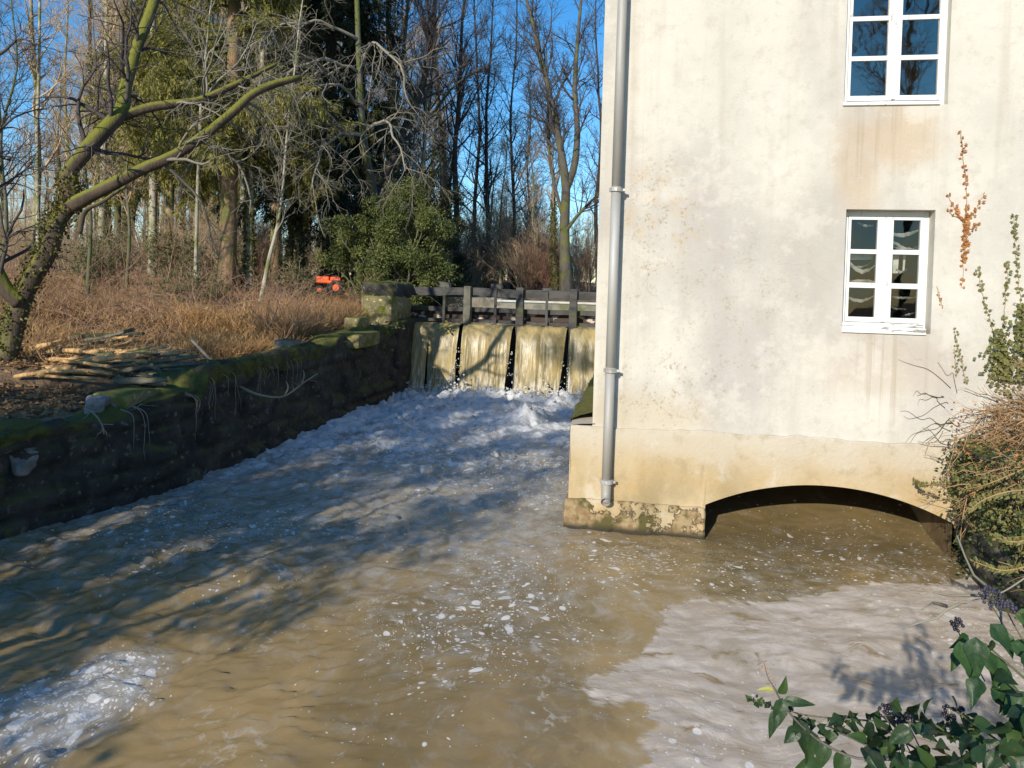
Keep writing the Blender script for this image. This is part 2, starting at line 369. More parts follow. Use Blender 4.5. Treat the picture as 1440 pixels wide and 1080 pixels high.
# ---- water
def water_mat():
    g = G('turbid_water'); p = g.pos(); fo = g.attr('foam'); mt = g.attr('scum'); bu = g.attr('bubble')
    wv = g.n('VectorMath', operation='ADD', Vector=p)
    dn = g.n('TexNoise', Vector=p, Scale=.9, Detail=3); sc_ = g.n('VectorMath', operation='SCALE'); g.set(sc_.inputs[0], dn.outputs['Color']); sc_.inputs['Scale'].default_value = .9
    g.t.links.new(sc_.outputs[0], wv.inputs[1]); q = wv.outputs[0]
    silt = g.noise(g.mapv(q, (1, .6, 1)), 1.0, 6, .6)
    c = g.mix(g.ramp(silt, .35, .68), (.24, .172, .075), (.38, .265, .118))
    c = g.mix(g.ma('MULTIPLY', g.ramp(g.noise(g.mapv(q, (.8, 1, 1), loc=(4, 9, 0)), .45, 3), .45, .62), .5), c, (.125, .105, .05))
    c = g.mix(g.ma('MULTIPLY', g.ramp(g.noise(g.mapv(q, (1, 2.2, 1)), 3.2, 6, .7), .52, .72), .3), c, (.40, .32, .19))
    # froth on the broken water
    fn = g.noise(q, 6.0, 6, .68); fn2 = g.noise(g.mapv(p, (1, .8, 1)), 16, 5, .65)
    fv = g.ma('ADD', g.ma('MULTIPLY', fn, .62), g.ma('MULTIPLY', fn2, .38))
    fm = g.ramp(g.ma('ADD', fv, g.ma('MULTIPLY', g.ma('SUBTRACT', fo, .5), .62)), .53, .72)
    c = g.mix(g.ma('MULTIPLY', g.ramp(g.ma('ADD', fo, g.ma('MULTIPLY', g.ma('SUBTRACT', fn, .5), 1.4)), .02, .75), .8), c, (.47, .465, .43))
    ln = g.noise(g.mapv(q, (1.3, .8, 1), loc=(2, 7, 0)), 1.5, 6, .62); rl = g.ma('MULTIPLY', g.ramp(g.ma('ABSOLUTE', g.ma('SUBTRACT', ln, .5)), .02, 0.), g.ramp(g.noise(g.mapv(p, loc=(1, 5, 2)), .9, 3), .45, .62))
    c = g.mix(g.ma('MULTIPLY', g.ma('MULTIPLY', rl, g.ramp(fn2, .42, .6)), .5), c, (.62, .59, .52))
    # lines of small bubbles
    bub = 0.
    for sc, th, sd in ((24., .76, 0.), (10., .80, 3.1), (46., .80, 7.7)):
        vv = g.n('TexVoronoi', feature='F1', Vector=g.mapv(q, loc=(sd, sd*2, 0)), Scale=sc)
        rr = g.sep(vv.outputs['Color'])[0]
        size = g.ma('MULTIPLY', g.ma('SUBTRACT', g.ma('ADD', rr, g.ma('MULTIPLY', bu, .62)), th), 1.15)
        dd = g.ma('SUBTRACT', g.ma('MINIMUM', size, .46), vv.outputs['Distance'])
        b_ = g.ramp(dd, 0., .10)
        bub = b_ if isinstance(bub, float) else g.ma('MAXIMUM', bub, b_)
    # scum mat
    mn = g.ma('ADD', g.ma('MULTIPLY', g.noise(q, 4.5, 6, .65), .55), g.ma('MULTIPLY', g.noise(g.mapv(q, (.7, 2.2, 1)), 2.6, 6, .65), .45))
    lace = g.ramp(g.vor(q, 11, 'SMOOTH_F1'), .1, .6)
    mm = g.ramp(g.ma('ADD', g.ma('ADD', g.ma('MULTIPLY', mn, .75), g.ma('MULTIPLY', lace, .12)), g.ma('MULTIPLY', g.ma('SUBTRACT', mt, .5), .62)), .36, .50)
    scum = g.mix(g.ramp(g.noise(g.mapv(q, (.5, 2.4, 1)), 3.4, 6, .66), .38, .66), (.60, .535, .465), (.44, .375, .305))
    scum = g.mix(g.ramp(g.noise(g.mapv(q, (.6, 2.2, 1), loc=(5, 3, 0)), 2.6, 8, .72), .56, .66), scum, (.27, .185, .095))
    scum = g.mix(g.ramp(g.noise(p, 38, 4, .6), .64, .72), scum, (.66, .60, .54))
    mm = g.ma('MULTIPLY', mm, g.ma('ADD', .62, g.ma('MULTIPLY', g.ramp(mn, .42, .58), .33)))
    c = g.mix(mm, c, scum)
    c = g.mix(g.ma('MULTIPLY', bub, .85), c, (.72, .70, .66))
    c = g.mix(g.ma('MULTIPLY', fm, .95), c, (.64, .655, .665))
    solid = g.ma('MAXIMUM', g.ma('MAXIMUM', fm, g.ma('MULTIPLY', bub, .8)), mm)
    h = g.ma('ADD', g.ma('MULTIPLY', g.noise(g.mapv(q, (1, 1.3, 1)), 2.6, 4, .5), 1.), g.ma('MULTIPLY', g.noise(g.mapv(q, (1, 1.3, 1)), 9, 4, .5), .16))
    h = g.ma('MULTIPLY', h, g.ma('SUBTRACT', 1., g.ma('MULTIPLY', mm, .8))); h = g.ma('ADD', h, g.ma('MULTIPLY', solid, .12)); h = g.ma('ADD', h, g.ma('MULTIPLY', fv, g.ma('MULTIPLY', fo, 3.2)))
    bn = g.bump(h, .42, .07)
    up = g.n('CombineXYZ', Z=1.); mxn = g.n('Mix', data_type='VECTOR'); g.set(mxn.inputs[0], g.ma('ADD', .22, g.ma('MULTIPLY', solid, .55))); g.t.links.new(up.outputs[0], mxn.inputs[4]); g.t.links.new(bn, mxn.inputs[5])
    nn = g.n('VectorMath', operation='NORMALIZE'); g.t.links.new(mxn.outputs[1], nn.inputs[0])
    df = g.n('BsdfDiffuse', Color=c, Normal=nn.outputs[0]); gl = g.n('BsdfGlossy', Color=(1, 1, 1), Roughness=g.ma('ADD', .05, g.ma('MULTIPLY', solid, .4)), Normal=bn)
    fr = g.n('Fresnel', IOR=1.34, Normal=bn); ms = g.n('MixShader'); g.set(ms.inputs[0], g.ma('MULTIPLY', fr.outputs[0], g.ma('SUBTRACT', 1., g.ma('MULTIPLY', solid, .75))))
    g.t.links.new(df.outputs[0], ms.inputs[1]); g.t.links.new(gl.outputs[0], ms.inputs[2]); g.t.links.new(ms.outputs[0], g.out.inputs[0])
    return g.m
M['water'] = water_mat()
g = G('falling_water'); p = g.mapv(g.pos(), rot=(0, 0, TH)); f = g.attr('fall')
sN = g.noise(g.mapv(p, (1, 1, .07)), 7, 6, .65); s2 = g.noise(g.mapv(p, (1, 1, .12), loc=(3, 0, 1)), 21, 5, .65)
c = g.mix(g.ramp(sN, .36, .66), (.20, .16, .07), (.36, .275, .115))
c = g.mix(g.ma('MULTIPLY', g.ramp(g.noise(g.mapv(p, (1, 1, .05), loc=(9, 0, 0)), 2.2, 3), .48, .62), .6), c, (.115, .122, .08))  # broad grey-green bands put shaded portions into the water colour
c = g.mix(g.ma('MULTIPLY', g.ramp(s2, .40, .64), .5), c, g.mix(.5, c, (.50, .43, .26)))
wf = g.ramp(g.ma('ADD', g.ma('MULTIPLY', s2, .75), g.ma('MULTIPLY', f, .33)), .54, .74)
c = g.mix(g.ma('MULTIPLY', wf, .7), c, (.66, .64, .56))
M['fall'] = g.fin(c, .3, g.bump(g.ma('ADD', g.ma('MULTIPLY', sN, .6), g.ma('MULTIPLY', s2, .5)), .25, .04), IOR=1.33)
M['froth'] = simple('froth', (.70, .71, .70), (.56, .55, .48), 14, .75, .7, 6, dist=.04)
M['soil'] = simple('leaf_litter', (.10, .065, .035), (.20, .13, .07), 5, .95, 1., 7, dist=.05, c3=(.26, .165, .085))
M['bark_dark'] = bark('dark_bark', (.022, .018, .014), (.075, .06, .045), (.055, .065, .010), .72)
M['bark_moss'] = bark('mossy_bark', (.035, .026, .018), (.11, .08, .055), (.11, .112, .012), 1.1, mz=(-.1, .45))
M['bark_tan'] = bark('sunlit_bark', (.24, .18, .105), (.42, .33, .21), (.10, .11, .03), .55, mz=None)  # tan of sunlit trunks put into the bark colour
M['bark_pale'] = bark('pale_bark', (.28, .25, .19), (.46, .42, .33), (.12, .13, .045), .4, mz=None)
M['bark_grey'] = bark('grey_bark', (.075, .068, .058), (.16, .145, .12), (.07, .08, .02), .5, mz=None)
M['bark_forked'] = bark('forked_bark', (.05, .045, .038), (.12, .105, .085), (.08, .085, .02), .35, mz=None)
M['bark_rust'] = bark('spruce_bark', (.17, .105, .055), (.32, .21, .115), (.11, .11, .03), .35, mz=None)
def twigmat(name, c1, c2):
    g = G(name); c = g.mix(g.isl(), c1, c2); return g.fin(g.mix(g.ramp(g.rnd(), .2, .9), c, g.mix(.5, c, c2)), .9)
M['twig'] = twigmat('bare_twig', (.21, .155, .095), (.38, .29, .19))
M['twig_dark'] = twigmat('dark_twig', (.030, .026, .026), (.08, .066, .058))  # darkness of twigs in silhouette put into the colour
M['twig_tan'] = twigmat('tan_twig', (.38, .275, .15), (.56, .42, .26))  # sunlit tone of the far crowns put into the colour
M['twig_pale'] = twigmat('lichen_twig', (.13, .115, .085), (.27, .245, .185))
M['twig_rust'] = twigmat('rust_twig', (.17, .085, .05), (.30, .17, .11))
M['twig_brown'] = twigmat('brown_twig', (.20, .125, .075), (.36, .24, .15))
M['spruce'] = leafmat('spruce_needle', (.14, .14, .026), (.24, .225, .048), (.34, .30, .075), .6, .32)  # olive of the sunlit sprays put into the needle colour
M['spruce_dark'] = leafmat('dark_spruce_needle', (.014, .022, .012), (.034, .042, .018), (.075, .078, .026), .6, .1)  # dark of the conifer core put into the colour; dark shrubs share it
M['yew'] = leafmat('green_shrub_leaf', (.065, .095, .028), (.135, .165, .05), (.23, .24, .07), .5, .3)
M['shrub'] = leafmat('low_green_leaf', (.06, .08, .02), (.12, .14, .045), (.21, .20, .07), .5, .25)
M['ivy'] = leafmat('shaded_ivy_leaf', (.016, .034, .014), (.034, .06, .022), (.075, .105, .035), .4, .2)  # lower creeper leaves, colour darkened for the shade down there
M['ivy_olive'] = leafmat('wall_ivy_leaf', (.11, .125, .03), (.17, .18, .055), (.24, .20, .08), .5, .2)
M['ivy_rust'] = leafmat('rusty_ivy_leaf', (.36, .15, .035), (.47, .21, .05), (.32, .10, .03), .55, .2)
M['ivy_big'] = leafmat('glossy_ivy_leaf', (.009, .024, .014), (.020, .046, .019), (.045, .085, .022), .42, .15, 1)  # leaf colour lowered to carry the shade over this corner
M['yellowleaf'] = leafmat('yellowing_leaf', (.40, .42, .10), (.5, .5, .15), (.45, .4, .1), .4, .3)
M['ivytree'] = leafmat('trunk_ivy', (.05, .06, .012), (.10, .105, .022), (.18, .15, .035), .5, .2)
M['grass'] = leafmat('dry_grass_blade', (.42, .25, .105), (.56, .37, .175), (.25, .135, .07), .8, .25)
M['bramble'] = twigmat('bramble_stem', (.22, .12, .075), (.36, .23, .15))
M['vine'] = twigmat('dead_vine_stem', (.24, .135, .06), (.40, .26, .13))
M['log'] = bark('split_log', (.20, .10, .035), (.66, .42, .18), None, sc=9.)
M['log_dark'] = bark('old_log', (.07, .06, .05), (.18, .16, .135), (.06, .07, .015), .5)
M['logend'] = simple('log_end', (.42, .31, .18), (.30, .2, .1), 14, .9, .3)
M['berry'] = simple('black_berry', (.012, .010, .018), (.03, .024, .04), 20, .35, 0)
M['berry_blue'] = simple('bluish_flower_head', (.03, .03, .055), (.07, .065, .105), 20, .6, 0)
M['orange'] = simple('orange_paint', (.78, .12, .02), (.68, .09, .015), 4, .4, 0)
M['rubber'] = simple('black_rubber', (.02, .02, .02), (.035, .033, .03), 8, .8, .2)

# ================================================================== GROUND AND WATER
WY = A([-12, -3, 2, 6.76, 7.51, 8.42, 11.17, 14.13, 16.82, 17.6, 40]); WX = A([-11, -8.2, -6.3, -4.66, -4.31, -3.87, -3.40, -2.95, -2.38, -2.32, -2.3])
TY = A([-12, 6.0, 6.76, 7.55, 8.3, 8.9, 9.0, 12.4, 12.9, 13.3, 16.4, 18]); TZ = A([.9, .88, .92, .96, 1.02, 1.05, 1.22, 1.27, 1.27, 1.44, 1.46, 1.46])
def wx(y): return np.interp(y, WY, WX)
def wtop(y): return np.interp(y, TY, TZ)
def gz(x, y):
    x = np.asarray(x, float); y = np.asarray(y, float)
    dist = wx(y)-.25-x
    n = fbm(np.stack([x*.35, y*.35, 0*x], 1), 4, 3)*.10+fbm(np.stack([x*1.7, y*1.7, 0*x], 1), 3, 5)*.035
    bank = wtop(y)-.06+.062*np.clip(dist, 0, 14)+.012*np.clip(dist-14, 0, 60)+.07*np.clip(y-17, 0, 8)*ss(0, 3, dist)
    bank = np.minimum(bank, 2.25+.01*np.clip(y-20, 0, 100))+n*ss(0, 1.0, dist)
    far = 2.05+.012*np.clip(y-24, 0, 80)+n
    # channel below the weir, pond above it
    lv = (x-W0[0])*E_[0]+(y-W0[1])*E_[1]; dv = (x-W0[0])*D_[0]+(y-W0[1])*D_[1]
    z = np.where(dist > 0, bank, -.8)
    up = dv > .6
    zup = np.where((lv > -.2) & (lv < 5.2), .9+1.2*ss(6.5, 9.5, dv), np.where(lv <= -.2, bank, 1.95+n))
    z = np.where(up, np.where(dv > 9, np.maximum(far, 1.9), zup), z)
    # right bank
    bu = (x-O[0])*E_[0]+(y-O[1])*E_[1]; bv = (x-O[0])*D_[0]+(y-O[1])*D_[1]
    rb = (x > 4.25-.22*(6.6-np.clip(y, -3, 6.6))) & (bv < .3) & (x > 1.9)
    z = np.where(rb, 1.12+n*.6, z)
    z = np.where((bu > 9.5) & (bv > .3) & (dv < .6), 1.4, z)
    return z
def gz1(x, y): return float(gz(A([x]), A([y]))[0])
xs = np.concatenate([-10-np.geomspace(.3, 190, 46)[::-1], np.arange(-10, 9, .2), 9+np.geomspace(.3, 190, 40)])
ys = np.concatenate([-4-np.geomspace(.4, 60, 16)[::-1], np.arange(-4, 32, .22), 32+np.geomspace(.4, 330, 60)])
X, Y = np.meshgrid(xs, ys); Zg = gz(X.ravel(), Y.ravel())
mb = MB(); mb.grid(np.stack([X.ravel(), Y.ravel(), Zg], 1).reshape(len(ys), len(xs), 3))
tag(mb.build('ground', M['soil'], smooth=True), kind='structure')

# river surface below the weir
xs = np.arange(-8.6, 5.4, .033)
ys = [-3.]
while ys[-1] < 17.45: ys.append(ys[-1]+max(.022, .0032*max(ys[-1], 0)+.006))
ys = A(ys)
X, Y = np.meshgrid(xs, ys); x = X.ravel(); y = Y.ravel(); pts = np.stack([x, y, 0*x], 1)
wl = (x-W0[0])*E_[0]+(y-W0[1])*E_[1]; wv = -((x-W0[0])*D_[0]+(y-W0[1])*D_[1])-.55      # metres below the foot of the fall
bu = (x-O[0])*E_[0]+(y-O[1])*E_[1]; bv = (x-O[0])*D_[0]+(y-O[1])*D_[1]
calm = ss(-.5, .8, bu)*ss(1.5, -2.5, -bv-1.5)          # beside and under the mill
warp = pts+.35*np.stack([fbm(pts*.8, 3, 31), fbm(pts*.8, 3, 37), 0*x], 1)
amp = .055*np.exp(-np.clip(wv, 0, 99)/3.)+.055*np.exp(-np.clip(wv, 0, 99)/6.5)+.011
amp *= 1-.8*calm; amp *= 1-.6*ss(8.5, 10.5, wv)*ss(-1., .4, x)
b1 = 1-np.abs(fbm(warp*A([1.5, 1.9, 1]), 3, 41)); b2 = 1-np.abs(fbm(warp*A([4, 5., 1]), 3, 47)); b3 = fbm(warp*A([11, 13, 1]), 3, 53)*2
z = amp*((b1-.72)*1.5+(b2-.7)*.85+b3*.3)
z += .09*np.exp(-((wv-.2)/.4)**2)*(.75+.6*fbm(pts*A([2.6, 2.6, 1]), 3, 61))*(wl > -.6)*(wl < 5)
for px, py, r_, h_ in ((742, 590, .42, .17), (985-330, 650, .5, .05), (710, 650, .5, .06), (380, 787, .42, .035), (530, 730, .7, .03)):
    q = P(px, py); rr = np.hypot(x-q[0], (y-q[1])*.8); z += h_*np.exp(-(rr/r_)**2)*(1+.8*fbm(pts*5, 3, 71))
foam = .88*np.exp(-(np.clip(wv, 0, 99)/9.6)**2)+.06*ss(12, 6, wv)
foam += .22*ss(.9, .1, x-wx(y))*ss(13, 3, wv)
foam += (b1-.75)*.35*ss(11, 2, wv)
foam = foam*(1-.95*calm); foam = np.where(wv > 9.3, foam*ss(13.6, 9.3, wv), foam)
bub = -.02+.26*fbm(warp*A([.8, .55, 1]), 4, 83)+.22*ss(14, 5, wv)
poly = [P(a, b)[:2] for a, b in ((250, 905), (232, 965), (160, 1015), (90, 1085), (-80, 1085), (-80, 1000), (40, 965), (140, 915))]
sd = inpoly(pts, poly)+.10*fbm(pts*3, 3, 91)
lowl = ss(-.15, .18, sd); foam = np.maximum(foam, lowl*.56); bub += lowl*.62
for px, py, ra, am in ((410, 745, .45, .28), (300, 860, .5, .22), (660, 905, .7, .2), (560, 960, .7, .22), (760, 800, .5, .2), (690, 650, .7, .22), (600, 870, .6, .16), (880, 770, .4, .1), (1130, 770, .7, .26), (1250, 790, .5, .2)):
    q = P(px, py); bub += am*np.exp(-(np.hypot((x-q[0])*.8, y-q[1])/ra)**2)
bub *= 1-.65*calm*(bv > -.6)
poly = [P(a, b)[:2] for a, b in ((838, 962), (880, 935), (930, 905), (945, 868), (985, 848), (1050, 838), (1120, 842), (1200, 822), (1300, 824), (1400, 800), (1560, 900), (1600, 1250), (860, 1250), (868, 1085), (893, 1040), (930, 1000), (900, 985), (855, 985))]
sd = inpoly(pts, poly)+.11*fbm(pts*A([1.6, 2.6, 1]), 5, 97)
scum = ss(-.15, .22, sd)
st = [P(a, b)[:2] for a, b in ((955, 905), (1040, 915), (1140, 935), (1060, 938), (970, 925))]
scum -= .42*ss(-.12, .05, inpoly(pts, st)+.04*fbm(pts*6, 3, 99))
z += .47*ss(.2, 2.3, bv)*(bu > 1.2)*(bu < 3.75)
z += ss(.3, .8, scum)*(.004+.004*fbm(pts*14, 3, 98))
mb = MB(); mb.grid(np.stack([x, y, z], 1).reshape(len(ys), len(xs), 3))
tag(mb.build('river_water', M['water'], smooth=True, attrs=dict(foam=foam, bubble=bub, scum=scum)), kind='structure')
# still water above the weir
us = np.arange(-.2, 5.6, .12); vs = np.arange(.05, 10, .12)
Uu, Vv = np.meshgrid(us, vs); pp = W0+Uu.ravel()[:, None]*E_+Vv.ravel()[:, None]*D_
pp[:, 2] = 1.535+.006*fbm(pp*2.2, 3, 5); n_ = len(pp)
mb = MB(); mb.grid(pp.reshape(len(vs), len(us), 3))
tag(mb.build('pond_water', M['water'], smooth=True, attrs=dict(foam=np.zeros(n_), bubble=np.zeros(n_), scum=np.zeros(n_))), kind='structure')

# ================================================================== MILL
mill = thing('mill_building', O, 'cream rendered mill standing in the river with a low arch over the race', 'building')
def U_(px, py, v): return float((FU(px, py, v)-O)@E_)
def Zp(px, py, v): return float(FU(px, py, v)[2])
LW = (2.58, 3.37, 2.105, 3.275); UW = (2.52, 3.435, 4.262, 5.50)
FV, RV = .03, .17                              # face and window plane
PT = 1.06; WT = 6.6; UL = .222; UR = 9.0; VB = 9.1
def panel(mb, us, zs, holes, v):
    for i in range(len(us)-1):
        for j in range(len(zs)-1):
            uc = (us[i]+us[i+1])/2; zc = (zs[j]+zs[j+1])/2
            if any(h[0] < uc < h[1] and h[2] < zc < h[3] for h in holes): continue
            mb.add([B(us[i], v, zs[j]), B(us[i+1], v, zs[j]), B(us[i+1], v, zs[j+1]), B(us[i], v, zs[j+1])], [[0, 1, 2, 3]])
mb = MB()
panel(mb, sorted([UL, LW[0], LW[1], UW[0], UW[1], UR]), sorted([PT-.03, LW[2], LW[3], UW[2], UW[3], WT]), [LW, UW], FV)
for h in (LW, UW):
    a, b, c, d = h
    for q in (((a, c), (b, c)), ((b, c), (b, d)), ((b, d), (a, d)), ((a, d), (a, c))):
        (u0, z0), (u1, z1) = q
        mb.add([B(u0, FV, z0), B(u0, RV+.06, z0), B(u1, RV+.06, z1), B(u1, FV, z1)], [[0, 1, 2, 3]])
mb.add([B(UL, FV, PT-.03), B(UL, FV, WT), B(UL, VB, WT), B(UL, VB, PT-.03)], [[0, 1, 2, 3]])
mb.add([B(UR, FV, -.6), B(UR, VB, -.6), B(UR, VB, WT), B(UR, FV, WT)], [[0, 1, 2, 3]])
mb.add([B(UL, VB, -.6), B(UL, VB, WT), B(UR, VB, WT), B(UR, VB, -.6)], [[0, 1, 2, 3]])
mb.build('wall', M['facade'], mill)
mb = MB()                                      # dark room behind the windows
q = [B(u, v, z) for z in (1.2, 6.4) for (u, v) in ((1.2, .24), (5.2, .24), (5.2, 5), (1.2, 5))]
mb.add(q, [[0, 1, 2, 3], [4, 7, 6, 5], [1, 5, 6, 2], [2, 6, 7, 3], [3, 7, 4, 0]])
mb.build('room', M['interior'], mill)
rf = MB()
for s in (0, 1):
    v0, v1 = (-.35, 4.6) if s == 0 else (VB+.35, 4.6)
    a = [B(UL-.3, v0, WT-.12), B(UR+.3, v0, WT-.12), B(UR+.3, v1, WT+2.6), B(UL-.3, v1, WT+2.6)]
    rf.add(a+[x_+Z_*.14 for x_ in a], [[0, 1, 2, 3], [4, 5, 6, 7], [0, 1, 5, 4], [1, 2, 6, 5], [2, 3, 7, 6], [3, 0, 4, 7]])
for u in (UL, UR): rf.add([B(u, FV, WT), B(u, VB, WT), B(u, 4.6, WT+2.55)], None, [[0, 1, 2]])
rf.build('roof', M['roof'], mill)
# plinth with the segmental arch
AL, AR, AS, AP = 1.362, 3.62, .335, .607
def arch(u):
    c = (AL+AR)/2; h = (AR-AL)/2; s = AP-AS; r = (h*h+s*s)/(2*s)
    return AP-r+np.sqrt(np.maximum(r*r-(u-c)**2, 0))
us = np.unique(np.concatenate([np.linspace(0, AL, 24), np.linspace(AL, AR, 64), np.linspace(AR, 6.5, 10)]))
rows = 9; V = np.zeros((rows, len(us), 3))
topn = .018*fbm(np.stack([us*4, 0*us, 0*us], 1), 4, 9)-.012
for i, u in enumerate(us):
    lo = arch(u) if AL <= u <= AR else -.6
    for j, t in enumerate(np.linspace(0, 1, rows)):
        zz = lo+(PT+topn[i]-lo)*t
        V[j, i] = B(u, .012*float(vn(A([[u*3, zz*3, 1]]), 4)[0])*(1 if j < rows-1 else 1), zz)
mb = MB(); mb.grid(V)
led = np.stack([V[-1], V[-1]+D_*.012+Z_*.012, V[-1]+D_*.06+Z_*.012]); mb.grid(led)
vs = np.linspace(0, VB, 60); zs = np.linspace(-.6, PT-.012, 9)
Vs = np.zeros((9, 60, 3))
for j, zz in enumerate(zs):
    for i, v in enumerate(vs): Vs[j, i] = B(0-.02*float(vn(A([[v*2, zz*2, 5]]), 8)[0]), v, zz)
mb.grid(Vs[:, ::-1])
Vm = np.stack([Vs[-1], Vs[-1]+E_*.1+Z_*.02, Vs[-1]+E_*.25+Z_*.03]); mb.grid(Vm[:, ::-1])
for u in (AL,):                                # jamb
    mb.add([B(u, 0, -.6), B(u, 0, AS), B(u, .5, AS), B(u, .5, -.6)], [[0, 1, 2, 3]])
pl = mb.build('plinth', M['plinth'], mill)
mb = MB(); us = np.linspace(AL, AR, 40)
V = np.stack([A([B(u, v, arch(u)+(0 if v < .6 else .015)) for u in us]) for v in np.linspace(0.004, 7, 14)]); mb.grid(V)
for u, s in ((AL, .5), (AR, .003)): mb.add([B(u, s, -.6), B(u, s, AS), B(u, 7, AS), B(u, 7, -.6)], [[0, 1, 2, 3]])
mb.add([B(AL, 7, -.6), B(AR, 7, -.6), B(AR, 7, 1), B(AL, 7, 1)], [[0, 1, 2, 3]])
mb.build('race_tunnel', simple('race_tunnel_wall', (.13, .085, .04), (.22, .155, .075), 4, .7, .7), mill)
def rough_block(mb, c, h, ax=None, amp=.02, fr=4., n=9, res=10, seed=0, top=1.):
    ax = np.eye(3) if ax is None else ax
    a = np.linspace(-1, 1, res); g1, g2 = np.meshgrid(a, a)
    for k in range(3):
        for sgn in (-1, 1):
            q = np.zeros((res, res, 3)); q[..., k] = sgn
            q[..., (k+1) % 3] = g1 if sgn > 0 else g1[:, ::-1]; q[..., (k+2) % 3] = g2
            q = q.reshape(-1, 3); r = (np.abs(q)**n).sum(1)**(1/n); q = q/r[:, None]
            v = A(c)+(q*A(h))@ax
            v = v+(nrm(q)*amp*fbm(v*fr+seed*3.1, 4, seed)[:, None])@ax
            mb.grid(v.reshape(res, res, 3))
    return mb
BAX = A([E_, D_, Z_])
mb = MB(); rough_block(mb, B(.663, .13, -.15), (.705, .17, .46), BAX, .016, 5, 22, 26, 3)
mb.build('footing', M['peel'], mill, smooth=True)
mb = MB(); k = 70; vs = np.linspace(.0, VB, k)
V = np.stack([A([B(-.03+.03*math.sin(v*5), v, PT-.16-.08*float(vn(A([[v*2.5, 0, 0]]), 3)[0])) for v in vs]), A([B(-.025, v, PT+.01) for v in vs]), A([B(.1, v, PT+.05) for v in vs]), A([B(.225, v, PT+.10) for v in vs])])
V = V+.02*np.stack([fbm(V.reshape(-1, 3)*9, 3, i).reshape(4, k) for i in range(3)], -1); V = V[:, 2:]
mb.grid(V[:, ::-1]); mb.build('moss', M['moss'], pl, smooth=True)
# downpipe
mb = MB(); pv = -.075
def pu(z): return .384+.0026*z
zt = WT-.15; z1, z2, z3 = Zp(867, 267, pv), Zp(858, 521, pv), Zp(853, 677, pv)
mb.tubes([B(pu(zt), pv, zt), B(pu(z1), pv, z1)], [.047, .047], 16)
mb.tubes([B(pu(z1), pv, z1+.03), B(pu(z2), pv, z2)], [.0485, .0485], 16)
mb.tubes([B(pu(z2), pv, z2+.03), B(pu(z3), pv, z3)], [.049, .049], 16)
mb.tubes([B(pu(z3), pv, z3+.02), B(pu(.38), pv, .42), B(pu(.3), pv-.02, .345), B(pu(.3), pv-.075, .325)], [.0505, .0505, .049, .046], 16, False)
mb.tubes([B(pu(.3), pv-.03, .33), B(pu(.3), pv-.04, .327)], [.045, .045], 16)
dp = mb.build('downpipe', M['zinc'], mill, smooth=True)
for zz in (z1, z2, z3):
    mb = MB(); mb.tubes([B(pu(zz), pv, zz-.022), B(pu(zz), pv, zz-.018), B(pu(zz), pv, zz+.018), B(pu(zz), pv, zz+.022)], [.05, .067, .067, .05], 16)
    mb.bb(pu(zz)-.006, pu(zz)+.006, pv, FV, zz-.012, zz+.012)
    mb.bb(pu(zz)+.06, pu(zz)+.09, pv-.012, pv+.012, zz-.012, zz+.012)
    mb.build('pipe_bracket', M['rim'], dp)
# windows
def window(h, cols, rows, sillz, glass, v0, stile):
    a, b, c, d = h; fr = MB()
    fr.bb(a, cols[0][0]-.028, v0, v0+.06, c, d); fr.bb(cols[-1][1]+.028, b, v0, v0+.06, c, d)
    fr.bb(cols[0][0]-.028, cols[-1][1]+.028, v0, v0+.06, rows[-1][1]+.03, d); fr.bb(cols[0][0]-.028, cols[-1][1]+.028, v0+.001, v0+.06, c, rows[0][0]-.05)
    win = fr.build('window', M['white'], mill, bevel=.004)
    mid = (cols[0][1]+cols[1][0])/2
    for i, (u0, u1) in enumerate(cols):
        L = u0-.026 if i == 0 else mid+.003; Rr = mid-.003 if i == 0 else u1+.026
        s = MB(); f0, f1 = v0-.012, v0+.035
        s.bb(L, u0, f0, f1, rows[0][0]-.048, rows[-1][1]+.028); s.bb(u1, Rr, f0, f1, rows[0][0]-.048, rows[-1][1]+.028)
        s.bb(u0, u1, f0, f1, rows[0][0]-.048, rows[0][0]); s.bb(u0, u1, f0, f1, rows[-1][1], rows[-1][1]+.028)
        for r in range(len(rows)-1): s.bb(u0, u1, f0+.004, f1, rows[r][1], rows[r+1][0])
        s.build('sash', M['white'], win, bevel=.003)
        p_ = MB()
        for r0, r1 in rows: p_.add([B(u0, v0+.01, r0), B(u1, v0+.01+.002*rng.normal(), r0), B(u1, v0+.01, r1), B(u0, v0+.01+.002*rng.normal(), r1)], [[0, 1, 2, 3]])
        p_.build('pane', glass, win)
    s = MB(); s.bb(mid-.02, mid+.02, v0-.028, v0-.0125, rows[0][0]-.04, rows[-1][1]+.02); s.build('meeting_bead', M['white'], win, bevel=.005)
    return win
v0 = RV
cols = [(U_(1194.5, 380, v0), U_(1231.5, 380, v0)), (U_(1254, 380, v0), U_(1291.5, 380, v0))]
rows = [(Zp(1240, 446.5, v0), Zp(1240, 405.5, v0)), (Zp(1240, 398, v0), Zp(1240, 357.5, v0)), (Zp(1240, 351, v0), Zp(1240, 309.5, v0))]
win = window(LW, cols, rows, LW[2], M['glass'], v0, 0); win['label'] = 'lower window with dark panes and sagging curtain scraps'
s = MB(); s.bb(LW[0], LW[1]-.045, .004, v0-.002, LW[2]-.01, LW[2]+.052); s.bb(LW[0], LW[1]-.03, v0-.05, v0-.014, LW[2]+.0525, LW[2]+.085); s.build('sill', M['flake'], win, bevel=.008)
cu = MB()
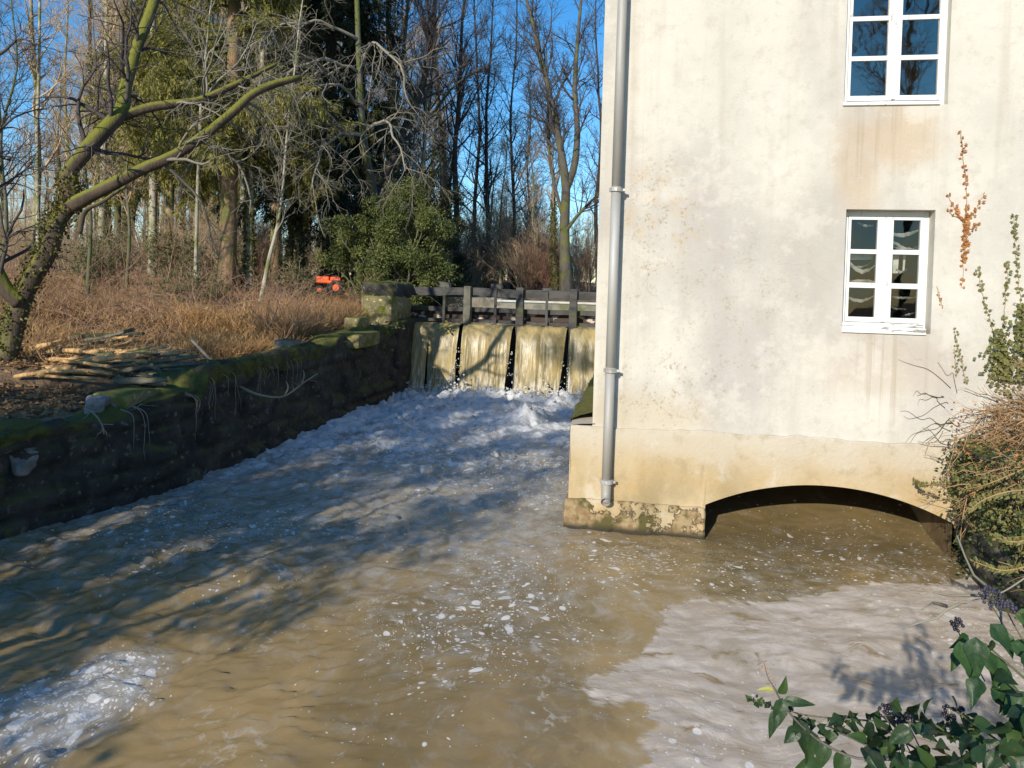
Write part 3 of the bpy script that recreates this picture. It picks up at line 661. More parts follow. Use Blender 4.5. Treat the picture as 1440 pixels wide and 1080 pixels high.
for (px0, py0, px1, py1, sag, wd) in ((1192, 364, 1232, 372, 11, .035), (1192, 371, 1228, 366, 6, .02), (1191, 416, 1230, 415, 5, .03), (1193, 395, 1230, 395, -2, .03), (1256, 327, 1292, 322, 3, .035), (1256, 338, 1292, 350, 3, .03), (1261, 378, 1276, 378, 3, .025), (1253, 416, 1290, 417, 1, .02), (1253, 431, 1275, 434, 1, .015), (1268, 444, 1290, 439, -1, .02), (1207, 312, 1230, 316, 2, .02), (1256, 346, 1292, 346, 4, .02)):
    n = 14; t = np.linspace(0, 1, n)
    up = A([FU(px0+(px1-px0)*k_, py0+(py1-py0)*k_+sag*math.sin(math.pi*k_)+rng.normal(0, .5), v0+.07+.02*math.sin(9*k_)) for k_ in t])
    wdt = wd*(.55+.45*np.sin(np.pi*t)+.2*rng.random(n))
    cu = MB(); cu.grid(np.stack([up, up+D_*.012-Z_*wdt[:, None]*.5, up+D_*.03-Z_*wdt[:, None]])); cu.build('curtain', M['cloth'], win, smooth=True)
for u0, u1, z0_, z1_ in ((cols[1][0]+.04, cols[1][0]+.09, rows[1][0]+.1, rows[1][1]), (cols[1][0]+.13, cols[1][0]+.15, rows[1][0]+.12, rows[1][1]), (cols[0][0], cols[0][1], rows[1][1]-.05, rows[1][1]+.02)):
    cu = MB(); cu.add([B(u0, v0+.1, z0_), B(u1, v0+.11, z0_), B(u1, v0+.09, z1_), B(u0, v0+.1, z1_)], [[0, 1, 2, 3]]); cu.build('curtain', M['cloth'], win, smooth=True)
v0 = .115
cols = [(U_(1196, 110, v0), U_(1246.5, 110, v0)), (U_(1265.5, 110, v0), U_(1318, 110, v0))]
rb, rt = Zp(1255, 134.5, v0), Zp(1255, 85, v0); ph = rt-rb; gp = .045
rows = [(rb, rt), (rt+gp, rt+gp+ph), (rt+2*gp+ph, rt+2*gp+2*ph)]
win = window((UW[0], UW[1], UW[2], UW[3]), cols, rows, UW[2], M['glass_sky'], v0, 0); win['label'] = 'upper window with panes reflecting blue sky'
s = MB(); s.bb(UW[0]-.012, UW[1]-.07, .006, v0-.002, UW[2]-.005, UW[2]+.03); s.build('sill', M['white'], win, bevel=.008)
mb = MB(); zz = np.linspace(rb, rt+.4, 15)
for i, z_ in enumerate(zz): mb.ball(FU(1288, 134.5, v0+.05)*A([1, 1, 0])+A([0, 0, z_]), .011, 8, 6)
mb.tubes([FU(1288, 134.5, v0+.05)*A([1, 1, 0])+A([0, 0, rb]), FU(1288, 134.5, v0+.05)*A([1, 1, 0])+A([0, 0, rt+.5])], [.002, .002], 4)
mb.build('bead_string', M['white'], win, smooth=True)
# drip board under the upper eaves gutter
mb = MB(); mb.tubes([B(UL-.25, -.42, WT-.15), B(UR+.2, -.42, WT-.13)], [.07, .07], 12); mb.build('gutter', M['zinc'], mill, smooth=True)
mb = MB(); mb.tubes([B(pu(zt), pv, zt), B(pu(zt), -.2, WT-.1), B(pu(zt), -.42, WT-.14)], [.052]*3, 12); mb.build('gutter_elbow', M['zinc'], dp, smooth=True)

# ================================================================== WEIR
weir = thing('sluice_weir', WB(2.2, 0, 0), 'old timber sluice frame across the river with water pouring under its beams', 'weir')
def wz(px, py, v=.3):
    o = W0+D_*v; q = ray(px, py); X = CAM+q*np.dot(o-CAM, D_)/np.dot(q, D_); return float((X-W0)@E_), float(X[2])
bw = MB(); n = 30; us = np.linspace(-.35, 4.75, n)
def sagbeam(u0, u1, za, zb, v0, v1, mat, name, amp=.012):
    us = np.linspace(u0, u1, 36); ring = []
    for (v, z) in ((v0, za), (v0, zb), (v1, zb), (v1, za), (v0, za)):
        p_ = A([WB(u, v, z) for u in us]); p_ += amp*np.stack([fbm(p_*1.3+k*5, 3, 13+k) for k in range(3)], 1); ring.append(p_)
    ring[4] = ring[0]
    mb = MB(); mb.grid(np.stack(ring)); 
    for e_ in (0, -1): mb.add(A([ring[i][e_] for i in range(4)]), [[0, 1, 2, 3]])
    return mb.build(name, mat, weir)
sagbeam(-.4, 4.75, 2.16, 2.345, .0, .26, M['beamwood'], 'head_beam', .03)
sagbeam(-.3, 4.75, 1.80, 1.90, .10, .28, M['wetwood'], 'middle_beam', .012)
sagbeam(-.3, 4.75, 1.555, 1.625, .06, .24, M['wetwood'], 'lower_beam', .012)
mb = MB(); mb.bb(-.3, 4.75, .285, .32, 1.60, 1.84, WB); mb.build('gate_board', M['flakeboard'], weir)
mb = MB(); mb.bb(-.25, 4.75, .16, .36, -.6, 1.36, WB); mb.build('sill_wall', M['wetwood'], weir)
for i, px in enumerate((657, 731, 806)):
    u, _ = wz(px, 440, -.05); wd = (.085, .085, .09)[i]
    zb = (1.42, 1.2, 1.25)[i]
    mb = MB()
    s0 = A([(u-wd, -.12), (u+wd, -.12), (u+wd, .06), (u-wd, .06)])
    lv = [(zb, .7), (zb+.25, 1.), (1.9, 1.), (2.12, .95), (2.40, .9)]
    ringv = [[WB(u+(a-u)*k_+rng.normal(0, .006), b, z_) for a, b in s0] for z_, k_ in lv]
    for k_ in range(len(lv)-1): mb.add(ringv[k_]+ringv[k_+1], [[0, 1, 5, 4], [1, 2, 6, 5], [2, 3, 7, 6], [3, 0, 4, 7]])
    mb.add(ringv[-1], [[0, 1, 2, 3]]); mb.add(ringv[0], [[3, 2, 1, 0]])
    mb.build('post', M['postwood'] if i == 0 else M['beamwood'], weir, bevel=.012)
    mb = MB(); a = wd*.85                         # cutwater pier below the post
    f = [WB(u-a, -.05, zb+.1), WB(u+a, -.05, zb+.1), WB(u+a, .18, zb+.1), WB(u-a, .18, zb+.1)]
    l = [WB(u-a*1.1-.02, -.32, -.4), WB(u+a*1.1, -.32, -.4), WB(u+a, .18, -.4), WB(u-a, .18, -.4)]
    mb.add(f+l, [[0, 1, 2, 3], [0, 4, 5, 1], [1, 5, 6, 2], [2, 6, 7, 3], [3, 7, 4, 0]]); mb.build('pier', M['wetwood'], weir)
for i, (px, top) in enumerate(((625, 2.48), (697, 2.46), (769, 2.42))):
    u, _ = wz(px, 440, 0.04)
    mb = MB(); mb.bb(u-.028, u+.028, -.03, .03-.002, 1.46-.12*(i > 0), top-.1, WB); mb.ball(WB(u, -.01, 1.42-.1*(i > 0)), .06, 8, 6, .2, (.8, .6, 1.3))
    rd = mb.build('lifting_rod', M['wetwood'], weir)
    mb = MB(); mb.bb(u-.12, u+.12, .0, .2, 2.335, top, WB, .01); mb.build('rack_head', M['wetwood'], rd, bevel=.02)
# water curtains
cuts = [(-.19, .47, .25), (.46, 1.16, .1), (1.25, 1.90, 0.), (1.84, 2.41, .2), (2.50, 3.10, .0), (3.04, 3.63, .1), (3.71, 4.75, .05)]
for i, (a, b, ph_) in enumerate(cuts):
    nu, nt_ = 46, 44; V = np.zeros((nt_, nu, 3)); fa = np.zeros((nt_, nu))
    for j, t in enumerate(np.linspace(-.12, 1, nt_)):
        drop = 1.62*max(t, 0)**1.35; out = -.06+(.16 if t < 0 else 0)-.50*math.sqrt(max(t, 0))
        sp = .05*max(t, 0)
        uu = np.linspace(a-sp*.2+.01*max(t, 0)+.03*float(vn(A([[t*2.3, i*3.1, 1]]), 5)[0])*max(t, 0), b+.04*float(vn(A([[t*2.1, i*5.1, 7]]), 6)[0])*max(t, 0)-(.10 if i in (3, 5) else .01)*max(t, 0), nu)
        base = A([uu*7, 0*uu+t*.5, 0*uu+i]).T
        rip = .03*fbm(base*A([.35, .5, 1]), 3, 21+i)*(.3+max(t, 0))+.010*fbm(base*A([4.5, 5, 1]), 3, 27)*max(t-.25, 0)
        edge = ss(0, .12, (uu-a))*ss(0, .12, (b-uu))
        V[j] = W0+uu[:, None]*E_+(out-rip*1.6+(1-edge)*.10*max(t, 0))[:, None]*D_+(1.535-drop+(1-edge)*(-.02))[:, None]*Z_
        fa[j] = max(t, 0)**2+.35*(1-edge)*max(t, 0)
    mb = MB(); mb.grid(V)
    tag(mb.build('waterfall', M['fall'], smooth=True, origin=WB((a+b)/2, -.4, 0), attrs=dict(fall=fa.ravel())), kind='structure')
# froth thrown up at the foot
mb = MB()
for k in range(260):
    u = rng.uniform(-.1, 4.4); big = math.exp(-((u-1.35)/.25)**2)+math.exp(-((u-3.1)/.3)**2)
    v = -.62-abs(rng.normal(0, .22)); z_ = abs(rng.normal(0, .09))*(1+1.2*big)+.06
    r_ = rng.uniform(.006, .026)*(1+.4*big)
    mb.ball(WB(u, v, z_), r_, 7, 5, .5, (1.2, 1, .8), k)
for k in range(150):
    u = (1.2, 2.45, 3.67)[k % 3]+rng.normal(0, .07); h_ = rng.random()**1.5*1.0; mb.ball(WB(u, -.45-.1*rng.random(), .05+h_), rng.uniform(.005, .014), 6, 4, .4, (.9, .9, 1.5), k)
q = P(742, 590)
for k in range(90):
    a_ = rng.normal(0, .22, 2); mb.ball(q+A([a_[0], a_[1]*.7, .16*math.exp(-(a_@a_)/.06)+.03+abs(rng.normal(0, .03))]), rng.uniform(.006, .022), 7, 5, .5, (1.2, 1, .8), k)
tag(mb.build('froth', M['froth'], smooth=True, origin=WB(2.2, -.7, 0)), kind='stuff', label='white froth churned up along the foot of the weir', cat='froth')
# footbridge kerb beyond the weir
fb = thing('footbridge', WB(2.6, 2.6, 1.6), 'low concrete footbridge with a pale rail behind the sluice', 'footbridge')
mb = MB(); mb.bb(1.55, 5.2, 2.5, 3.3, 1.66, 1.98, WB, .01); mb.build('deck', M['concrete'], fb, bevel=.015)
mb = MB(); mb.bb(1.5, 5.2, 2.45, 2.5, 2.0, 2.055, WB); mb.build('rail', M['palebar'], fb, bevel=.01)
mb = MB(); rough_block(mb, WB(.55, 4.2, 1.72), (.95, .25, .36), BAX, .04, 3, 12, 16, 4)
tag(mb.build('bank_wall', M['block'], smooth=True, origin=WB(.55, 4.2, 1.4)), 'low brown bank wall seen through the left bay of the sluice', 'wall')

# ================================================================== LEFT CHANNEL WALL
lw = thing('channel_wall', A([wx(9.), 9., 0]), 'dark mossy stone wall lining the left side of the millrace', 'wall')
ysw = np.concatenate([np.arange(-9, 5, .2), np.arange(5, 16.6, .055)])
zt_ = wtop(ysw)+.05*fbm(np.stack([ysw*1.3, 0*ysw, 0*ysw], 1), 4, 7)
def stone_disp(s, z):
    rowh = .21; row = np.floor((z+.9)/rowh).astype(int); off = _h(row, row*0, row*0, 5)*7
    sl = .42+.2*_h(row, row*0, row*0, 9); cu_ = s/sl+off; ci = np.floor(cu_).astype(int)
    fu = (cu_-ci)*sl; fz = ((z+.9)/rowh-row)*rowh
    e_ = np.minimum(np.minimum(fu, sl-fu), np.minimum(fz, rowh-fz))
    return .15*(_h(ci, row, row*0, 3)-.4)*ss(0, .035, e_)-.07*(1-ss(0, .035, e_))
prof = []
nf = 34
for t in np.linspace(0, 1, nf): prof.append(('f', t))
for t in np.linspace(.06, 1, 12): prof.append(('t', t))
for t in (.3, 1.): prof.append(('b', t))
V = np.zeros((len(prof), len(ysw), 3)); xw = wx(ysw)
for i, (k, t) in enumerate(prof):
    if k == 'f':
        zz = -.7+(zt_+.7)*t; q3 = np.stack([ysw*2.2, zz*2.2, 0*zz], 1)
        V[i] = np.stack([xw+.05*(1-t)+stone_disp(ysw, zz)*ss(1, .93, t)+.035*fbm(q3, 4, 11)-.03*ss(.9, 1, t), ysw, zz], 1)
    elif k == 't':
        q3 = np.stack([xw-.5*t, ysw, 0*ysw], 1)
        V[i] = np.stack([xw-.03-.5*t, ysw, zt_+.045*fbm(q3*3.2, 4, 12)+.03*math.sin(math.pi*t)], 1)
    else: V[i] = np.stack([xw-.53-.03*t, ysw, zt_-.7*t], 1)
mb = MB(); mb.grid(V[:, ::-1]); mb.build('masonry', M['wallstone'], lw, smooth=True)
def moss_drape(y0, y1, w0, w1, up, hang, name='moss', seed=0):
    ys_ = np.arange(y0, y1, .035); ts = np.linspace(0, 1, 22); V = np.zeros((len(ts), len(ys_), 3)); endf = ss(y0, y0+.25, ys_)*ss(y1, y1-.25, ys_)
    for i, t in enumerate(ts):
        hg = hang*(.6+.7*(fbm(np.stack([ys_*2.5, 0*ys_, 0*ys_], 1), 4, seed)*.5+.5))
        if t < .4:
            k = t/.4; X_ = wx(ys_)+.055+.03*math.sin(k*math.pi)-.02; Zz = wtop(ys_)+up*endf*k**.5-hg*(1-k)
        else:
            k = (t-.4)/.6; X_ = wx(ys_)+.02-(w0+w1)*k; Zz = wtop(ys_)+up*endf*(1-.75*k*k)
        p_ = np.stack([X_, ys_, Zz], 1)
        d_ = .045*fbm(p_*6, 4, seed+3)+.02*fbm(p_*19, 3, seed+5)
        V[i] = p_+np.stack([d_*(1-t), 0*d_, d_*(.4+t*.6)], 1)
    mb = MB(); mb.grid(V[:, ::-1]); return mb.build(name, M['mosswall'], lw, smooth=True)
moss_drape(8.85, 12.5, .3, .15, .13, .16, seed=2); moss_drape(4.5, 7.5, .2, .12, .05, .07, seed=22); moss_drape(14.9, 16.3, .3, .1, .06, .2, seed=32)
def block(name, c, h, mat, label, rz=0., amp=.02, seed=1, n=9):
    ax = A([[math.cos(rz), math.sin(rz), 0], [-math.sin(rz), math.cos(rz), 0], [0, 0, 1]])
    mb = MB(); rough_block(mb, c, h, ax, amp, 5, n, 14, seed)
    return tag(mb.build(name, mat, smooth=True, origin=A(c)-Z_*h[2]), label, 'stone block', 'loose stone blocks on the channel wall')
WR = -.16
def PW(px, py, y): return PD(px, py, y)
a = PW(176, 566, 8.25); block('stone_block', A([a[0], a[1]+.1, a[2]]), (.22, .34, .13), M['mossblock'], 'mossy rough block with dark right side lying on the wall before the logs', WR, .03, 2)
a = PW(140, 567, 7.95); block('stone_block', A([a[0]-.03, a[1], a[2]-.02]), (.10, .10, .085), M['palestone'], 'small pale lichen covered stone at the near end of the mossy block', .3, .05, 4, 5)
a = PW(405, 489, 12.1); block('stone_block', a, (.16, .2, .14), M['block'], 'grey squared stone standing alone on the wall below the dry grass', WR, .012, 6, 14)
a = PW(497, 480, 13.75); block('stone_block', A([a[0]-.28, a[1]+.55, a[2]]), (.52, .6, .14), M['mossblock'], 'long yellow mossy slab forming the step of the wall', WR, .015, 8, 14)
a = PW(495, 456, 14.7); block('stone_block', A([a[0]+.05, a[1]+.2, a[2]-.02]), (.19, .22, .16), M['mossblock'], 'yellow mossy cube of stone sitting on the step slab', WR, .018, 10, 12)
a = PW(26, 648, 6.95); block('stone_block', A([a[0]-.03, a[1]+.05, a[2]]), (.10, .09, .06), M['palestone'], 'pale stone set in the wall face at its near end', -.35, .09, 12, 5)
# gate pillar
pil = thing('gate_pillar', A([-2.68, 16.6, .0]), 'squat mossy stone pillar holding the left end of the sluice frame', 'pillar')
mb = MB(); rough_block(mb, A([-2.83, 16.75, 1.45]), (.36, .72, .72), A([[.985, -.17, 0], [.17, .985, 0], [0, 0, 1]]), .03, 3.5, 14, 30, 5)
mb.build('shaft', M['mossblock'], pil, smooth=True)
mb = MB(); rough_block(mb, A([-2.82, 16.8, 2.27]), (.375, .74, .17), A([[.985, -.17, 0], [.17, .985, 0], [0, 0, 1]]), .05, 4, 7, 20, 7)
mb.build('cap', M['wallstone'], pil, smooth=True)
mb = MB(); rough_block(mb, A([-2.62, 17.0, .5]), (.36, .85, 1.1), A([[.985, -.17, 0], [.17, .985, 0], [0, 0, 1]]), .05, 2.5, 10, 24, 9)
mb.build('abutment', M['wallstone'], pil, smooth=True)
# quay wall on the right of the arch
qw = thing('quay_wall', A([4.0, 5.8, 0]), 'dark mossy stone wall on the right of the arch under the creeper', 'wall')
s = np.linspace(0, 1, 80); zs = np.linspace(-.6, 1.12, 30); V = np.zeros((34, 80, 3))
a0, a1 = B(3.63, -.02, 0), A([2.9, 1.4, 0])
for i in range(34):
    zz = zs[min(i, 29)]*np.ones(80); base = a0+(a1-a0)*s[:, None]; ln = s*5.6
    off = stone_disp(ln+.3, zz)+.04*fbm(np.stack([ln*2, zz*2, 0*ln], 1), 4, 15); base = base+A([1, -.15, 0])*(-off)[:, None]
    if i > 29: base = base+A([1, 0, 0])*(i-29)*.14
    V[i] = base; V[i, :, 2] = zz+(0 if i < 29 else .03*fbm(V[i]*3, 3, 4))
mb = MB(); mb.grid(V); mb.build('masonry', M['wallstone'], qw, smooth=True)

# ================================================================== TREES
def interp(paths, radii, idx, t):
    n = paths.shape[1]; f = t*(n-1); i = np.minimum(f.astype(int), n-2); w_ = (f-i)[:, None]
    p = paths[idx, i]*(1-w_)+paths[idx, i+1]*w_; r = radii[idx, i]*(1-w_[:, 0])+radii[idx, i+1]*w_[:, 0]
    return p, nrm(paths[idx, i+1]-paths[idx, i]), r
def grow(paths, radii, count, tr, length, ang, n=6, curl=.12, up=(0, 0, .05), rs=.55, fall=.5, rmin=.003, avoid=None):
    T = len(paths); idx = np.repeat(np.arange(T), count); N_ = len(idx)
    t = rng.uniform(tr[0], tr[1], N_); p, tg, r = interp(paths, radii, idx, t)
    rv = rng.normal(size=(N_, 3)); pr = nrm(rv-(rv*tg).sum(1, keepdims=True)*tg)
    a = rng.normal(ang, .22, N_)[:, None]; d = nrm(tg*np.cos(a)+pr*np.sin(a))
    L = length*(1-fall*(t-tr[0])/max(tr[1]-tr[0], 1e-6))*rng.uniform(.55, 1.25, N_)
    pts = np.zeros((N_, n, 3)); pts[:, 0] = p
    for k in range(1, n):
        d = nrm(d+rng.normal(0, curl, (N_, 3))+A(up)); pts[:, k] = pts[:, k-1]+d*(L/(n-1))[:, None]
    r0 = np.maximum(r*rs*rng.uniform(.7, 1.1, N_), rmin)
    rad = r0[:, None]*np.linspace(1, .3, n)[None]+.0005
    return pts, np.maximum(rad, rmin*.6)
def trunk_path(pts, n=14, amp=.0, s=0):
    p = spline(pts, n)
    return p+amp*np.stack([vn(p*.7+k*3.3, s+k) for k in range(3)], 1)*np.linspace(0, 1, n)[:, None]
def root_loc(o, x, y, z): o.location = (x, y, z)
def bare_tree(name, H, r0, seed, mat_t, mat_b, label, group=None, t0=.22, l1=(20, 3.2, .75), n2=9, n3=5, lean=0., up=.10, twr=.009, path=None, flare=1.5, ivy=None):
    global rng
    rng = np.random.default_rng(seed)
    if path is None: path = [(0, 0, -.25), (lean*.25+rng.normal(0, .1), rng.normal(0, .1), H*.35), (lean*.6+rng.normal(0, .2), rng.normal(0, .2), H*.7), (lean, rng.normal(0, .3), H)]
    tp = trunk_path(path, 16, .12, seed); rad = r0*np.linspace(1, .16, 16); rad[0] *= flare; rad[1] *= 1+(flare-1)*.25
    root = thing(name, (0, 0, 0), label, 'tree', group)
    mb = MB(); mb.tubes(tp, rad, 10); mb.build('trunk', mat_t, root, smooth=True)
    b1, r1 = grow(tp[None], rad[None], l1[0], (t0, .97), l1[1], l1[2], 8, .13, (0, 0, up), .5, .55)
    b2, r2 = grow(b1, r1, n2, (.2, 1.), l1[1]*.42, .7, 5, .16, (0, 0, up*.5), .5, .4, twr)
    mb = MB(); mb.tubes(b1, r1, 5); mb.tubes(b2, r2, 4, False)
    if n3:
        b3, r3 = grow(b2, r2, n3, (.15, 1.), l1[1]*.19, .7, 4, .2, (0, 0, up*.3), .6, .3, twr*.75); mb.tubes(b3, r3, 3, False)
    mb.build('branches', mat_b, root, smooth=True)
    if ivy:
        n_ = ivy[0]; t = rng.random(n_)**1.3*ivy[1]; p, tg, r = interp(tp[None], rad[None], np.zeros(n_, int), t)
        rv = nrm(rng.normal(size=(n_, 3))*A([1, 1, .2])); c = p+rv*(r*1.05+abs(rng.normal(0, ivy[2], n_)))[:, None]
        mb = MB(); mb.leaves(c, rng.normal(size=(n_, 3))+A([0, 0, -.6]), rv+rng.normal(0, .5, (n_, 3)), rng.uniform(.05, .10, n_), .06)
        mb.build('ivy', M['ivytree'], root)
    return root
def at(px, Y): return (px-720)/FPX*Y
def place(o, px, Y, rz=None, s=1., dz=0., label=None):
    x = at(px, Y); o.location = (x, Y, gz1(x, Y)-.05+dz)
    if rz is not None: o.rotation_euler = (0, 0, rz)
    o.scale = (s, s, s)
    if label: o['label'] = label
    return o
GW = 'bare trees of the wood'
proto = [
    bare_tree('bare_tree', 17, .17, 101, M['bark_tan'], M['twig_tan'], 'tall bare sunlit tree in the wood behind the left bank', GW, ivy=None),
    bare_tree('bare_tree', 15, .12, 102, M['bark_grey'], M['twig'], 'tall bare sunlit tree in the wood behind the left bank', GW, l1=(22, 2.6, .6)),
    bare_tree('bare_tree', 14, .14, 103, M['bark_moss'], M['twig'], 'tall bare sunlit tree in the wood behind the left bank', GW, lean=1.6, ivy=(2600, .6, .07)),
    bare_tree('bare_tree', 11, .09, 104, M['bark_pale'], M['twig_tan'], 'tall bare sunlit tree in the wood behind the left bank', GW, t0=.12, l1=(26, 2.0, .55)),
]
R2 = np.random.default_rng(77)
pk = bare_tree('bare_tree', 16, .15, 111, M['bark_pale'], M['twig_tan'], 'pale sunlit trunk standing under the spruces', 'pale trunks under the spruces', t0=.5, l1=(14, 2.2, .6), ivy=(500, .35, .03))
for i, (px, Y, s) in enumerate(((215, 23, .9), (290, 25, 1.), (338, 24, .8), (383, 26, 1.1), (412, 27, .8), (178, 26, .9), (140, 29, 1.), (252, 28, 1.1), (320, 30, 1.), (437, 31, 1.))[::2]):
    place(pk if i == 0 else copy_tree(pk), px, Y, R2.uniform(0, 6.3), s)
spots = []
for k in range(110):
    Y = R2.uniform(27, 75)**1.0; px = R2.uniform(-170, 720)
    if px > 620 and Y < 40: continue
    spots.append((px, Y))
for k in range(14): spots.append((R2.uniform(700, 850), R2.uniform(48, 85)))
for k in range(34): spots.append((R2.uniform(60, 340), R2.uniform(34, 58)))
for i, (px, Y) in enumerate(spots):
    pr = proto[i % 4]; o = pr if i < 4 else copy_tree(pr)
    far = 1.0 if px < 640 else .52
    s = R2.uniform(.75, 1.2)*far*(1.15 if 120 < px < 520 else 1.)
    if px < 100: s *= .72
    place(o, px, Y, R2.uniform(0, 6.3), s)
    if px > 640: o['label'] = 'small bare tree on the far bank beyond the sluice'; o['group'] = 'bare trees beyond the sluice'
# bare brown bushes
def bush(name, seed, nst, H, sp, mat, label, group, twr=.004, leaf=None):
    global rng
    rng = np.random.default_rng(seed)
    root = thing(name, (0, 0, 0), label, 'bush', group)
    b = np.zeros((nst, 7, 3)); a = rng.uniform(0, 6.28, nst); ti = abs(rng.normal(0, sp, nst))
    d = np.stack([np.cos(a)*ti, np.sin(a)*ti, np.ones(nst)], 1); p = np.stack([np.cos(a), np.sin(a), 0*a-.1], 1)*rng.uniform(0, .35, nst)[:, None]*A([1, 1, 0]); p[:, 2] = -.1
    L = H*rng.uniform(.5, 1.1, nst); b[:, 0] = p
    for k in range(1, 7): d = nrm(d+rng.normal(0, .13, d.shape)); b[:, k] = b[:, k-1]+d*(L/6)[:, None]
    r = np.linspace(.014, .004, 7)[None]*rng.uniform(.6, 1.4, nst)[:, None]
    b2, r2 = grow(b, r, 9, (.2, 1), H*.32, .6, 4, .15, (0, 0, .08), .6, .4, twr)
    b3, r3 = grow(b2, r2, 4, (.2, 1), H*.13, .6, 3, .2, (0, 0, .04), .6, .3, twr*.7)
    mb = MB(); mb.tubes(b, r, 5); mb.tubes(b2, r2, 3, False); mb.tubes(b3, r3, 3, False); mb.build('stems', mat, root, smooth=True)
    if leaf:
        n_ = leaf[0]; idx = rng.integers(0, len(b3), n_); p, tg, _ = interp(b3, r3, idx, rng.random(n_))
        mb = MB(); mb.leaves(p, tg+rng.normal(0, .8, p.shape), rng.normal(size=p.shape)+A([0, 0, .6]), rng.uniform(leaf[1]*.6, leaf[1]*1.3, n_), leaf[1]*.5); mb.build('foliage', leaf[2], root)
    return root
GB = 'bare brown bushes of the undergrowth'
bp = [bush('bare_bush', 201, 26, 2.6, .35, M['twig'], 'bare brown bush in the undergrowth under the trees', GB),
      bush('bare_bush', 202, 22, 3.4, .28, M['twig_tan'], 'bare brown bush in the undergrowth under the trees', GB),
      bush('bare_bush', 203, 30, 1.9, .5, M['twig_rust'], 'bare brown bush in the undergrowth under the trees', GB)]
k = 0
for i in range(120):
    Y = R2.uniform(22, 55); px = R2.uniform(-120, 850)
    if 430 < px < 500 and Y < 30: continue
    if px > 600 and Y < 29: continue
    o = bp[k % 3] if k < 3 else copy_tree(bp[(k*7+i) % 3]); k += 1
    place(o, px, Y, R2.uniform(0, 6.3), R2.uniform(.7, 1.35)*(1. if Y < 40 else 1.3))
# reddish haze of twiggy shrubs beyond the sluice
rp = bush('twiggy_bush', 207, 44, 4.8, .32, M['twig_brown'], 'tall rust brown twiggy bush beyond the sluice', 'rust brown bushes beyond the sluice', .008)
for i, (px, Y, s) in enumerate(((690, 33, .9), (735, 36, .95), (660, 37, 1.0), (715, 42, 1.1), (770, 40, .8), (825, 36, .8), (745, 30, .6), (610, 36, 1.0))):
    place(rp if i == 0 else copy_tree(rp), px, Y, R2.uniform(0, 6.3), s)
# green bushes
gp = bush('green_bush', 205, 20, 1.5, .45, M['twig'], 'low green leafed bush in the brown undergrowth', 'low green bushes under the trees', .004, (2600, .07, M['shrub']))
for i, (px, Y, s) in enumerate(((262, 16.5, .75), (300, 18, .6), (415, 19, .8), (125, 19, .9), (150, 24, 1.1), (340, 21, .9), (238, 22, 1.2))):
    place(gp if i == 0 else copy_tree(gp), px, Y, R2.uniform(0, 6.3), s)
def leaf_shrub(name, label, c, rx, ry, rz, n, mat, leafL, seed, stems=30, low=.0, cat='shrub'):
    global rng
    rng = np.random.default_rng(seed); c = A(c, float)
    root = thing(name, c, label, cat)
    nc = 130; u = nrm(rng.normal(size=(nc, 3))); rr = rng.random(nc)**.33
    cc = u*rr[:, None]*A([rx, ry, rz]); cc[:, 2] = cc[:, 2]+rz*.95+low
    cc *= (1+.25*fbm(cc*.9, 3, seed))[:, None]
    cr = rng.uniform(.16, .42, nc)*rx*.55
    idx = rng.integers(0, nc, n); dv = nrm(rng.normal(size=(n, 3)))*(rng.random(n)**.45)[:, None]
    p = cc[idx]+dv*cr[idx][:, None]*A([1, 1, .8])
    mb = MB(); mb.leaves(c+p, dv+rng.normal(0, .6, (n, 3))+A([0, 0, -.25]), dv+rng.normal(0, .6, (n, 3))+A([0, 0, .4]), rng.uniform(.6, 1.3, n)*leafL, leafL*.42)
    mb.build('foliage', mat, root)
    st = np.zeros((stems, 6, 3)); st[:, 0] = rng.normal(0, .12, (stems, 3))*A([1, 1, 0]); tgt = cc[rng.integers(0, nc, stems)]
    for k_ in range(1, 6): st[:, k_] = st[:, 0]+(tgt-st[:, 0])*(k_/5.)+rng.normal(0, .05, (stems, 3))*A([1, 1, .3])*(k_ < 5)
    rad = np.linspace(.05, .008, 6)[None]*np.ones((stems, 1))
    b2, r2 = grow(st, rad, 7, (.3, 1), rx*.4, .7, 4, .15, (0, 0, .03), .6, .3, .004)
    mb = MB(); mb.tubes(c+st, rad, 5); mb.tubes(c+b2, r2, 3, False); mb.build('stems', M['bark_grey'], root, smooth=True)
    return root
def GP(px, Y): x = at(px, Y); return A([x, Y, gz1(x, Y)-.05])
leaf_shrub('evergreen_shrub', 'large dense green shrub behind the stone gate pillar', GP(556, 20.5), 1.85, 1.3, 2.0, 48000, M['yew'], .08, 301)
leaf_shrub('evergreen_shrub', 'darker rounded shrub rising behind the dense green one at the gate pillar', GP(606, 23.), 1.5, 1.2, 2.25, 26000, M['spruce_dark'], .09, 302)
leaf_shrub('evergreen_shrub', 'small dark green bush on the left of the orange tractor', GP(432, 21.5), .38, .38, .42, 3500, M['spruce_dark'], .07, 303)
